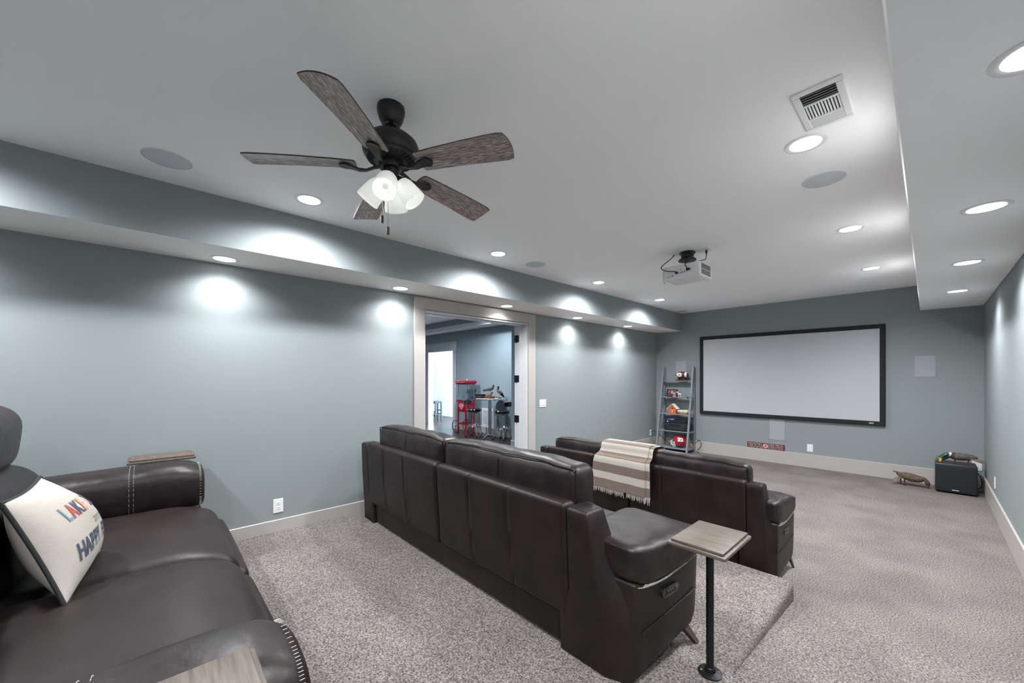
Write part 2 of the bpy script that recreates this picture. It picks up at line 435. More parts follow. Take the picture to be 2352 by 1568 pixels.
# door leaves folded back flat against the hall side
for k, (ya, yb_) in enumerate(((D1-.012, D1+.82), (D0-.82, D0+.012))):
    leaf = struct('door_%d' % (k+1), B().box(HX-.062, HX-.022, ya, yb_, .01, DZ-.02, .003, 1), 'door_white', 'white door leaf folded back into the hall on black hinges' if k == 0 else 'white door leaf folded back on the nearer side of the doorway')
    ye = ya if k == 0 else yb_; sgn = -1 if k == 0 else 1
    for z in (2.035, 1.446, .857, .268):
        bb = B().box(HX-.060, HX+.045, min(ye, ye+sgn*.010), max(ye, ye+sgn*.010), z-.052, z+.052, .004, 1)
        bb.tube([(HX-.012, ye+sgn*.012, z-.05), (HX-.012, ye+sgn*.012, z+.05)], .008, 8)
        struct('hinge', bb, 'black_metal', parent=leaf)
# ---- hall beyond the doorway
struct('floor_hall', B().box(-14, HX, -.5, 9.0, -.06, 0), 'hall_planks', 'dark wood plank floor of the hall beyond the doorway', 0)
struct('ceiling_hall', B().box(-14, HX, -.5, 9.0, 2.985, 3.05), 'ceiling', 'white ceiling of the hall', 0)
HD0, HD1, HDZ = -10.60, -9.26, 2.215
b = B(); b.box(-14, HD0, HYB, HYB+.14, 0, 2.985).box(HD1, HX, HYB, HYB+.14, 0, 2.985).box(HD0, HD1, HYB, HYB+.14, HDZ, 2.985)
struct('wall_hall', b, 'hall_wall', 'blue-grey hall wall behind the popcorn cart', 0)
struct('wall_hall_stub', B().box(-5.83, HX, 5.40, 5.52, 0, 2.985), 'hall_wall', 'short end wall of the hall beside the doorway', 0)
struct('wall_hall_side', B().box(-14.1, -14, -.5, 9, 0, 2.985).box(-14, HX, -.6, -.5, 0, 2.985), 'hall_wall', 'unseen outer walls of the hall', 0)
struct('baseboard_hall', B().box(HD1+.1, -5.8, HYB-.016, HYB, 0, .175, .004, 1).box(-5.846, HX, 5.384, 5.40, 0, .175, .004, 1).box(-5.846, -5.83, 5.40, 5.52, 0, .175, .004, 1), 'trim', 'off-white baseboard of the hall')
b = B().box(-14, HX, HYB-.42, HYB, 2.755, 2.985)
o = struct('ceiling_soffit', b, 'hall_wall', 'blue-grey soffit along the hall wall', 0)
struct('cove_moulding', B().prism([(HYB-.42, 2.755), (HYB-.46, 2.80), (HYB-.46, 2.83), (HYB-.44, 2.83)], 'X', -14, HX), 'pale_wall', parent=o)
struct('soffit_underside', B().box(-14, HX, HYB-.42, HYB, 2.745, 2.755), 'pale_wall', parent=o)
tr = struct('trim_2', B().box(HD0-.16, HD1+.16, HYB-.022, HYB, HDZ+.02, HDZ+.24, .004, 1).box(HD0-.18, HD1+.18, HYB-.045, HYB, HDZ+.24, HDZ+.262, .004, 1).box(HD0-.17, HD1+.17, HYB-.035, HYB, HDZ, HDZ+.02, .004, 1), 'door_white', 'pale wide casing of the bright doorway across the hall')
struct('casing_board', B().box(HD0-.13, HD0+.012, HYB-.02, HYB+.15, 0, HDZ, .003, 1), 'door_white', parent=tr)
struct('casing_board', B().box(HD1, HD1+.12, HYB-.02, HYB+.01, 0, HDZ, .003, 1), 'door_white', parent=tr)
# bright room further back, lit by its own window
struct('wall_bright_room', B().box(-14, -12.2, 8.0, 8.1, 0, 2.985).box(-12.2, -7.5, 8.0, 8.1, 0, 2.985), 'pale_wall', 'pale wall of the daylit room across the hall', 0)
b = B(); b.box(-7.6, -7.5, HYB+.14, 6.75, 0, 2.985).box(-7.6, -7.5, 7.85, 8.0, 0, 2.985).box(-7.6, -7.5, 6.75, 7.85, 0, .5).box(-7.6, -7.5, 6.75, 7.85, 2.5, 2.985)
struct('wall_window_side', b, 'pale_wall', 'pale window wall of the daylit room', 0)
struct('baseboard_bright_room', B().box(-14, -7.6, 7.984, 8.0, 0, .24, .004, 1), 'white_paint', 'tall white baseboard of the daylit room')
wn = struct('window_1', B().box(-7.58, -7.52, 6.75, 6.80, .5, 2.5).box(-7.58, -7.52, 7.80, 7.85, .5, 2.5).box(-7.58, -7.52, 6.80, 7.80, .5, .55).box(-7.58, -7.52, 6.80, 7.80, 2.45, 2.5), 'white_paint', 'white framed window of the daylit room')
struct('pane', B().box(-7.553, -7.547, 6.80, 7.80, .55, 2.45), 'clear', parent=wn)
ld = bpy.data.lights.new('daylight', 'AREA'); ld.shape = 'RECTANGLE'; ld.size = 1.0; ld.size_y = 1.9; ld.energy = 800; ld.color = (.74, .89, 1.0)
lo = bpy.data.objects.new('daylight', ld); COL.objects.link(lo); lo.location = (-7.62, 7.3, 1.5); lo.rotation_euler = (0, pi/2, 0)

# ================================================================== LAMPS
def make_can(z, x, y, label, group, power=CAN_W, col=CAN_COL, r=.070, spread=162):
    t_ = thing('downlight', label, 'ceiling light', (x, y, z), group)
    b = B().lathe([(r, 0), (r+.025, 0), (r+.025, -.003), (r+.018, -.006), (r+.004, -.004), (r, -.002)], (x, y, z), 32)
    obj('trim_ring', b, 'white_plastic', t_)
    b = B().lathe([(1e-4, -.0042), (r*.6, -.0040), (r+.002, -.0025), (r+.002, 0)], (x, y, z), 32, caps=False)
    obj('lens', b, 'lens', t_)
    d = bpy.data.lights.new('bulb', 'SPOT'); d.energy = power; d.color = col; d.spot_size = radians(spread); d.spot_blend = .9; d.shadow_soft_size = r*.9
    l = bpy.data.objects.new('bulb', d); COL.objects.link(l); l.parent = t_; l.location = (0, 0, -.02)
    return t_
NTH = ['first', 'second', 'third', 'fourth', 'fifth', 'sixth']
for k, y in enumerate((-.97, .82, 2.61, 4.40, 6.14)):
    lab = ['recessed round lamp in main ceiling over the rear sofa, out of view', 'recessed round lamp in main ceiling left of the ceiling fan', 'recessed round lamp in main ceiling beside the second round ceiling speaker',
           'recessed round lamp in main ceiling between speaker and projector', 'recessed round lamp in main ceiling nearest the far left corner'][k]
    make_can(ZC, -3.022, y, lab, 'recessed lamps in the left row of the main ceiling')
for k, y in enumerate((-.97, .82, 2.60, 4.38, 6.16)):
    lab = ['recessed round lamp in main ceiling behind the camera on the aisle side', 'recessed round lamp in main ceiling above the camera on the aisle side', 'recessed round lamp in main ceiling next to the large square vent',
           'recessed round lamp in main ceiling right of the projector', 'recessed round lamp in main ceiling nearest the screen on the right'][k]
    make_can(ZC, -.454, y, lab, 'recessed lamps in the right row of the main ceiling')
for k, y in enumerate((-1.08, .408, 1.885, 3.376, 4.865, 6.354)):
    lab = ['recessed round lamp in the blue-faced soffit, out of view', 'recessed round lamp in the blue-faced soffit, the largest and nearest one in view', 'recessed round lamp in the blue-faced soffit just before the doorway',
           'recessed round lamp in the blue-faced soffit above the doorway', 'recessed round lamp in the blue-faced soffit just past the doorway', 'recessed round lamp in the blue-faced soffit nearest the ladder shelf'][k]
    make_can(ZS, -3.735, y, lab, 'recessed lamps in the blue-faced soffit', power=CAN_W*.25, spread=150)
for k, y in enumerate((-1.15, .33, 1.83, 3.31, 4.80, 6.32)):
    lab = ['recessed round lamp in the white soffit, behind the camera', 'recessed round lamp in the white soffit, above the camera', 'recessed round lamp in the white soffit, cut by the right picture edge', 'recessed round lamp in the white soffit, second from the right picture edge',
           'recessed round lamp in the white soffit, second from the screen wall', 'recessed round lamp in the white soffit, nearest the screen wall'][k]
    make_can(ZS, .214, y, lab, 'recessed lamps in the white soffit', power=CAN_W*.25, spread=150)
for k, (x, y) in enumerate(((-6.9, 5.45), (-8.2, 4.6), (-6.0, 2.6), (-9.0, 2.6))):
    make_can(2.985, x, y, 'recessed round lamp in the hall ceiling, ' + ['nearest the bar table', 'nearest the popcorn cart', 'closest to the doorway', 'farthest from the doorway'][k], 'recessed lamps in the hall ceiling', power=185, col=HALL_COL)

# ================================================================== CEILING FITTINGS
for k, (x, y) in enumerate(((-3.012, .06), (-3.018, 3.165), (-.456, 3.155))):
    lab = ['round grey ceiling speaker near the left picture edge', 'round grey ceiling speaker between two recessed lamps near the doorway side', 'round grey ceiling speaker below the square vent'][k]
    s_ = thing('ceiling_speaker', lab, 'speaker', (x, y, ZC), 'round ceiling speakers')
    obj('grille', B().lathe([(1e-4, -.006), (.09, -.0055), (.108, -.004), (.110, -.001), (.110, 0)], (x, y, ZC), 40), 'speaker_mesh', s_)
    obj('rim', B().lathe([(.110, 0), (.116, 0), (.116, -.003), (.110, -.004)], (x, y, ZC), 40, caps=False), 'white_plastic', s_)
def vent(x0, x1, y0, y1, label, inner, split):
    t_ = thing('ceiling_vent', label, 'air vent', ((x0+x1)/2, (y0+y1)/2, ZC))
    a0, a1, c0, c1 = inner; zt, zb = ZC, ZC-.008
    b = B().box(x0, x1, y0, c0, zb, zt, .003, 1).box(x0, x1, c1, y1, zb, zt, .003, 1).box(x0, a0, c0, c1, zb, zt, .003, 1).box(a1, x1, c0, c1, zb, zt, .003, 1)
    obj('frame', b, 'vent_white', t_)
    obj('duct', B().box(a0, a1, c0, c1, ZC-.002, ZC-.0005), 'vent_hole', t_, 0)
    s0, s1 = split
    for k in range(5):
        y = lerp(c0+.006, s0-.008, k/4); obj('slat', B().raw([(a0, y, zb), (a1, y, zb), (a1, y+.010, zb+.006), (a0, y+.010, zb+.006)], [(0, 1, 2, 3)]) and None or _q(a0, a1, y, zb, .010), 'vent_white', t_, 0)
        y = lerp(s1+.008, c1-.006, k/4); obj('slat', _q(a0, a1, y, zb, -.012), 'vent_white', t_, 0)
    for y in (s0, s1): obj('divider', B().box(a0, a1, y-.005, y+.005, zb-.001, zb+.005), 'vent_white', t_, 0)
    nsl = 11
    for k in range(nsl):
        x = lerp(a0+.006, a1-.006, k/(nsl-1))
        b = B(); b.loft([[(x-.0012, s0+.005, zb), (x+.0012, s0+.005, zb), (x+.0045, s0+.005, zb+.006), (x+.0021, s0+.005, zb+.006)], [(x-.0012, s1-.005, zb), (x+.0012, s1-.005, zb), (x+.0045, s1-.005, zb+.006), (x+.0021, s1-.005, zb+.006)]])
        obj('slat', b, 'vent_white', t_, 0)
    return t_
def _q(a0, a1, y, zb, dy):
    b = B(); t_ = .0016
    b.loft([[(a0, y, zb), (a0, y+t_, zb), (a0, y+t_+dy, zb+.006), (a0, y+dy, zb+.006)], [(a1, y, zb), (a1, y+t_, zb), (a1, y+t_+dy, zb+.006), (a1, y+dy, zb+.006)]])
    return b
vent(-.426, -.243, 2.107, 2.475, 'white louvred air vent in the ceiling above a recessed lamp', (-.398, -.271, 2.143, 2.452), (2.235, 2.366))
vent(-3.36, -3.16, 7.44, 7.76, 'small white air vent in the ceiling at the far left corner', (-3.335, -3.185, 7.47, 7.73), (7.55, 7.65))

# ================================================================== CEILING FAN
FX, FY = -1.722, .821
fan = thing('ceiling_fan', 'dark bronze ceiling fan with five weathered wood blades and frosted lamp shades', 'ceiling fan', (FX, FY, ZC))
cc = (FX, FY, 0)
obj('canopy', B().lathe([(.062, ZC), (.064, ZC-.012), (.062, ZC-.03), (.054, ZC-.058), (.043, ZC-.080), (.036, ZC-.085), (.024, ZC-.084), (.022, ZC-.078)], cc, 36), 'bronze', fan)
obj('downrod', B().lathe([(.0115, ZC-.07), (.0115, 2.61)], cc, 20).lathe([(.016, 2.630), (.020, 2.624), (.020, 2.610)], cc, 20), 'bronze', fan)
mo = obj('motor_housing', B().lathe([(.022, 2.617), (.065, 2.613), (.098, 2.600), (.120, 2.580), (.128, 2.560), (.129, 2.540), (.124, 2.520), (.117, 2.510), (.113, 2.508), (.110, 2.500), (.072, 2.486), (.055, 2.484)], cc, 48), 'bronze', fan)
for k in range(30):
    a = 2*pi*k/30; ca, sa = cos(a), sin(a)
    def rp(r, z, w_): return (FX + r*ca - w_*sa, FY + r*sa + w_*ca, z)
    b = B(); b.loft([[rp(.078, 2.4875, -.0032), rp(.078, 2.4875, .0032), rp(.078, 2.486, .0032), rp(.078, 2.486, -.0032)], [rp(.107, 2.4985, -.0046), rp(.107, 2.4985, .0046), rp(.107, 2.4962, .0046), rp(.107, 2.4962, -.0046)]])
    obj('vent_slot', b, 'dark_slot', mo, 0)
obj('flywheel', B().lathe([(.052, 2.488), (.056, 2.480), (.056, 2.462), (.050, 2.456), (.030, 2.456)], cc, 36), 'bronze', fan)
lk = obj('light_kit', B().lathe([(.030, 2.458), (.036, 2.452), (.037, 2.420), (.034, 2.400), (.026, 2.388), (.012, 2.380), (1e-4, 2.378)], cc, 32), 'bronze', fan)
ang0 = -46.7
for k in range(5):
    a = radians(ang0 + 72*k)
    # blade in its own frame: x along the blade, pitched
    b = B()
    prof = [(.155, .046), (.165, .056), (.25, .060), (.40, .067), (.52, .072), (.575, .073), (.60, .068)]
    top, bot = [], []
    rings = []
    for (r_, hw) in prof:
        zc = -.030*((r_-.155)/.445)**1.4
        ring = []
        skew = .018 if r_ > .595 else (.008 if r_ > .57 else 0)
        for q in range(9):
            yy = lerp(-hw, hw, q/8); ring.append((r_ + (.012*(1-(yy/hw)**2) if r_ > .59 else 0) - skew*(q/8 if False else 0), yy, zc - .006*(1-(yy/hw)**2)*-1))
        for q in range(9):
            yy = lerp(hw, -hw, q/8); ring.append((r_ + (.012*(1-(yy/hw)**2) if r_ > .59 else 0), yy, zc - .006*(1-(yy/hw)**2)*-1 - .006))
        rings.append(ring)
    b.loft(rings)
    for f in b.bm.faces:
        if abs(f.normal.z) < .5 or True: pass
    b.bm.normal_update()
    for f in b.bm.faces: f.material_index = 0 if abs(f.normal.z) > .6 else 1
    bl = obj('blade', b, ['blade_wood', 'blade_edge'], fan, 30, loc=(0, 0, 2.462-ZC))
    bl.rotation_euler = (Matrix.Rotation(a, 3, 'Z') @ Matrix.Rotation(radians(-12), 3, 'X')).to_euler()
    b = B(); path = [(.040, 0, .006), (.075, 0, -.004), (.110, 0, -.020), (.140, 0, -.022), (.172, 0, -.013), (.205, 0, -.010)]
    wd = [.012, .010, .010, .015, .024, .028]; rr = []
    for (p, w_) in zip(path, wd):
        rr.append([(p[0], -w_, p[2]+.001), (p[0], w_, p[2]+.001), (p[0], w_*.8, p[2]-.008), (p[0], -w_*.8, p[2]-.008)])
    b.loft(rr); b.lathe([(.028, -.018), (.028, -.010)], (.200, 0, 0), 16)
    br = obj('blade_arm', b, 'bronze', fan, 40, loc=(0, 0, 2.462-ZC))
    br.rotation_euler = (Matrix.Rotation(a, 3, 'Z') @ Matrix.Rotation(radians(-7), 3, 'X')).to_euler()
for k in range(4):
    a = radians(-40 + 90*k); tilt = radians(38)
    # local axis pointing outward-down
    dirv = Vector((cos(a)*sin(tilt), sin(a)*sin(tilt), -cos(tilt)))
    mtx = Vector((0, 0, 1)).rotation_difference(dirv).to_matrix()
    o0 = Vector((FX + .030*cos(a), FY + .030*sin(a), 2.412))
    obj('shade_holder', B().lathe([(.012, -.01), (.018, .0), (.026, .012), (.027, .026), (.022, .026)], o0, 20, mtx=mtx), 'bronze', lk)
    sh = obj('glass_shade', B().lathe([(.020, .020), (.036, .028), (.045, .048), (.050, .080), (.053, .112), (.0545, .132), (.0525, .132), (.048, .080), (.043, .050), (.034, .032), (.020, .024)], o0, 32, mtx=mtx, caps=False), 'frosted', lk)
    obj('lamp_bulb', B().lathe([(.010, .022), (.012, .045), (.022, .062), (.0265, .080), (.022, .098), (.012, .108), (1e-4, .110)], o0, 20, mtx=mtx), 'bulb', lk)
for (dx, dy, zb) in ((.034, -.034, 2.135), (-.006, -.050, 2.195)):
    p = (FX+dx*.8, FY+dy*.8)
    ch = obj('pull_chain', B().tube([(p[0], p[1], 2.40), (p[0], p[1], zb+.034)], .0014, 6), 'chrome', fan)
    obj('pull_fob', B().lathe([(.003, zb+.036), (.0055, zb+.032), (.006, zb+.004), (.005, zb)], (p[0], p[1], 0), 12), 'bronze', ch)

# ================================================================== PROJECTOR
pj = thing('projector', 'white video projector hanging upside down under the ceiling', 'projector', (-1.675, 4.0, ZC))
body = obj('body', B().cushion((-1.675, 3.995, 2.528), (.185, .155, .070), .022, (0, 0, .004), (5, 5, 3)), 'white_plastic', pj)
obj('port_panel', B().box(-1.80, -1.56, 3.8375, 3.842, 2.50, 2.545, .002, 1), 'plate', body)
for (x, z, w_, h_) in ((-1.795, 2.487, .006, .010), (-1.775, 2.490, .004, .012), (-1.755, 2.492, .008, .012), (-1.715, 2.506, .016, .006), (-1.672, 2.512, .010, .006), (-1.652, 2.514, .014, .007), (-1.632, 2.517, .009, .009), (-1.610, 2.520, .010, .012), (-1.672, 2.540, .014, .006), (-1.575, 2.528, .004, .004)):
    obj('port', B().box(x-w_/2, x+w_/2, 3.835, 3.839, z-h_/2, z+h_/2, .001, 1), 'dark_slot', body, 0)
for k in range(10):
    z = 2.482 + k*.0098 + (.006 if k > 4 else 0)
    obj('side_vent', B().box(-1.4905, -1.4875, 3.875, 4.10, z-.0022, z+.0022), 'dark_slot', body, 0)
obj('ceiling_mount', B().lathe([(.075, ZC), (.078, ZC-.008), (.060, ZC-.030), (.060, ZC-.055), (.085, ZC-.075), (.085, ZC-.085), (.02, ZC-.088)], (-1.675, 4.0, 0), 24).box(-1.77, -1.58, 3.93, 4.07, 2.600, 2.615, .003, 1).tube([(-1.62, 3.92, 2.66), (-1.60, 3.86, 2.655), (-1.57, 3.83, 2.64)], .005, 8).tube([(-1.60, 3.93, 2.665), (-1.575, 3.87, 2.67), (-1.55, 3.83, 2.655)], .005, 8), 'black_plastic', pj)
obj('mount_plate', B().box(-1.585, -1.47, 3.98, 4.10, ZC-.006, ZC, .002, 1), 'plate', pj)
obj('signal_cable', B().tube(smooth_path([(-1.80, 3.98, ZC), (-1.81, 3.93, 2.70), (-1.855, 3.83, 2.615), (-1.85, 3.80, 2.575), (-1.79, 3.795, 2.54), (-1.73, 3.80, 2.527), (-1.708, 3.828, 2.522)]), .0045, 8).box(-1.722, -1.694, 3.812, 3.838, 2.510, 2.524, .003, 1), 'cable', pj)
obj('power_cable', B().tube(smooth_path([(-1.60, 3.90, 2.655), (-1.605, 3.83, 2.62), (-1.612, 3.80, 2.575), (-1.60, 3.815, 2.54)]), .0045, 8).box(-1.612, -1.580, 3.812, 3.840, 2.520, 2.540, .003, 1), 'cable', pj)
obj('hanging_wire', B().tube(smooth_path([(-1.845, 3.86, 2.60), (-1.85, 3.835, 2.55), (-1.848, 3.832, 2.47), (-1.838, 3.832, 2.435)], 4), .0012, 5).ball((-1.836, 3.832, 2.432), .004, n=6), 'cable', pj)
obj('plug', B().lathe([(.011, 2.735), (.011, 2.715), (.006, 2.700), (.004, 2.68)], (-1.50, 4.03, 0), 12).tube([(-1.50, 4.03, 2.685), (-1.50, 4.01, 2.64), (-1.54, 3.95, 2.62)], .004, 8), 'cable', pj)

# ================================================================== SCREEN WALL
sc = thing('projection_screen', 'wide black framed white projection screen on the far wall', 'projection screen', (-1.718, YF, .76))
SX0, SX1, SZ0, SZ1, SB_ = -3.016, -.420, .760, 2.246, .062
b = B()
b.box(SX0, SX1, YF-.045, YF-.002, SZ0, SZ0+SB_, .006, 1).box(SX0, SX1, YF-.045, YF-.002, SZ1-SB_, SZ1, .006, 1).box(SX0, SX0+SB_, YF-.045, YF-.002, SZ0+SB_, SZ1-SB_, .006, 1).box(SX1-SB_, SX1, YF-.045, YF-.002, SZ0+SB_, SZ1-SB_, .006, 1)
fr = obj('frame', b, 'velvet', sc)
obj('maker_badge', B().box(-.600, -.570, YF-.0475, YF-.0445, .783, .800, .002, 1).lathe([(.0085, -.0025), (.0085, 0)], (-.590, YF-.0450, .791), 12, 'Y').box(-.566, -.545, YF-.0475, YF-.0445, .785, .789).box(-.566, -.545, YF-.0475, YF-.0445, .795, .799), 'ink_white', fr)
obj('screen_surface', B().box(SX0+SB_-.003, SX1-SB_+.003, YF-.030, YF-.024, SZ0+SB_-.003, SZ1-SB_+.003), 'screen', sc, 0)
for nm, x0, x1, z0, z1, lab in (('wall_speaker', -.128, .070, 1.477, 1.763, 'square in-wall speaker grille right of the projection screen'), ('wall_speaker', -1.864, -1.648, .395, .775, 'in-wall speaker grille under the projection screen'), ('wall_speaker', -3.497, -3.295, 1.50, 1.785, 'in-wall speaker grille behind the ladder shelf')):
    s_ = thing(nm, lab, 'speaker', ((x0+x1)/2, YF, z0), 'in-wall speaker grilles')
    obj('grille', B().box(x0+.006, x1-.006, YF-.006, YF, z0+.006, z1-.006, .002, 1), 'wall_grille', s_)
    obj('rim', B().box(x0, x1, YF-.005, YF, z0, z0+.006).box(x0, x1, YF-.005, YF, z1-.006, z1).box(x0, x0+.006, YF-.005, YF, z0, z1).box(x1-.006, x1, YF-.005, YF, z0, z1), 'grille_rim', s_, 0)
# sign standing on the baseboard
sg = thing('name_sign', 'red sign reading BAMA BLVD standing on the baseboard', 'sign', (-1.925, YF-.01, ZB+.001))
SGY = YF-.011
obj('board', B().box(-2.205, -1.645, SGY, SGY+.010, ZB+.001, ZB+.103, .001, 1), 'sign_red', sg)
zc_ = ZB+.051
GLY = {'B': [[(0, 0), (0, 1), (.6, 1), (.86, .86), (.86, .66), (.6, .53), (0, .53)], [(.6, .53), (.95, .38), (.95, .15), (.65, 0), (0, 0)], [(-.16, 1), (0, 1)], [(-.16, 0), (0, 0)]],
       'A': [[(.02, 0), (.5, 1), (.98, 0)], [(.2, .33), (.8, .33)], [(-.14, 0), (.2, 0)], [(.8, 0), (1.14, 0)], [(.3, 1), (.6, 1)]],
       'M': [[(.02, 0), (.02, 1), (.5, .3), (.98, 1), (.98, 0)], [(-.16, 0), (.2, 0)], [(.8, 0), (1.16, 0)], [(-.16, 1), (.1, 1)], [(.9, 1), (1.16, 1)]],
       'L': [[(.05, 1), (.05, 0), (.9, 0), (.9, .28)], [(-.14, 1), (.28, 1)], [(-.14, 0), (.05, 0)]],
       'V': [[(.02, 1), (.5, 0), (.98, 1)], [(-.14, 1), (.2, 1)], [(.8, 1), (1.14, 1)]],
       'D': [[(.05, 0), (.05, 1), (.55, 1), (.92, .75), (.92, .25), (.55, 0), (.05, 0)], [(-.14, 1), (.05, 1)], [(-.14, 0), (.05, 0)]]}
def block_word(name, txt, x0, adv, lw, lh, stroke, y, m, parent):
    b = B(); z0_ = zc_ - lh/2; sid = 0
    for k, c_ in enumerate(txt):
        for pl_ in GLY[c_]:
            for (p, q) in zip(pl_, pl_[1:]):
                P_ = Vector((x0 + k*adv + p[0]*lw, z0_ + p[1]*lh)); Q_ = Vector((x0 + k*adv + q[0]*lw, z0_ + q[1]*lh)); d = (Q_-P_).normalized(); n_ = Vector((-d.y, d.x))*stroke/2
                P_ -= d*stroke*.45; Q_ += d*stroke*.45; sid += 1
                b.raw([(v.x, y - sid*.00003, v.y) for v in (P_-n_, Q_-n_, Q_+n_, P_+n_)], [(0, 1, 2, 3)])
    return obj(name, b, m, parent, 0)
for txt, x0_ in (('BAMA', -2.170), ('BLVD', -1.868)):
    block_word('letter_outline', txt, x0_, .0515, .034, .060, .0185, SGY-.0012, 'ink_white', sg)
    block_word('lettering', txt, x0_, .0515, .034, .060, .0120, SGY-.0032, 'ink_black', sg)
em = obj('emblem', B().lathe([(.040, -.0015), (.040, 0)], (-1.926, SGY, zc_), 32, 'Y'), 'ink_white', sg)
obj('emblem_ring', B().lathe([(.030, -.0025), (.037, -.0025), (.037, -.001), (.030, -.001)], (-1.926, SGY, zc_), 32, 'Y', caps=False), 'sign_red', em)
lettering('emblem_letter', 'A', .058, lambda x, y: (-1.926 + x + y*.30, SGY-.0030, zc_ + y), 'sign_red', em, .003)
for x in (-2.190, -1.660):
    obj('end_mark', B().lathe([(.008, -.0015), (.008, 0)], (x, SGY, zc_), 12, 'Y'), 'ink_black', sg)

def outlet(name, label, c, axis, w_=.078, h_=.122, kind='outlet', n=1):
    """axis: direction the plate faces ('X','-X','-Y')"""
    t_ = thing(name, label, 'outlet' if kind == 'outlet' else ('switch' if kind == 'switch' else 'wall plate'), c)
    def P(u, v, d):  # u across, v up, d out of the wall
        if axis == 'X': return (c[0]+d, c[1]+u, c[2]+v)
        if axis == '-X': return (c[0]-d, c[1]+u, c[2]+v)
        return (c[0]+u, c[1]-d, c[2]+v)
    def bx(u0, u1, v0, v1, d0, d1, r=0):
        p, q = P(u0, v0, d0), P(u1, v1, d1); b = B(); b.box(min(p[0], q[0]), max(p[0], q[0]), min(p[1], q[1]), max(p[1], q[1]), min(p[2], q[2]), max(p[2], q[2]), r, 1); return b
    obj('plate', bx(-w_/2, w_/2, -h_/2, h_/2, 0, .006, .003), 'plate', t_)
    if kind == 'outlet':
        for v in (.020, -.020):
            so = obj('socket', bx(-.017, .017, v-.014, v+.014, .005, .0075, .002), 'white_plastic', t_)
            for (u, vv, hh) in ((-.006, .003, .010), (.006, .003, .008), (0, -.008, .005)):
                obj('slot', bx(u-.0012, u+.0012, v+vv-hh/2, v+vv+hh/2, .007, .0082), 'plate_slot', so, 0)
    if kind == 'switch':
        for k in range(3):
            u = -.046 + .046*k; s_ = obj('rocker', bx(u-.016, u+.016, -.032, .032, .005, .009, .002), 'white_plastic', t_)
            obj('indicator', bx(u-.010, u+.010, -.027, -.023, .0085, .0098), 'plate_slot', s_, 0)
            if k == 2: obj('indicator', bx(u-.008, u+.008, .010, .018, .0085, .0098), 'plate_slot', s_, 0)
    return t_
outlet('wall_outlet', 'white duplex outlet low on the doorway wall behind the rear sofa', (XL, .811, .338), 'X')
outlet('wall_switch', 'white triple switch plate on the wall right of the doorway', (XL, 4.262, 1.080), 'X', .145, .112, 'switch')
outlet('wall_outlet', 'white duplex outlet on the doorway wall beside the ladder shelf', (XL, 7.56, .318), 'X')
outlet('wall_outlet', 'white duplex outlet on the screen wall right of the red sign', (-1.305, YF, .320), '-Y')
outlet('wall_plate', 'white wall plate on the screen wall above the black subwoofer', (.430, YF, .325), '-Y', .085, .122, 'plate')
outlet('wall_outlet', 'white duplex outlet on the aisle wall near the subwoofer', (XR, 6.60, .345), '-X')

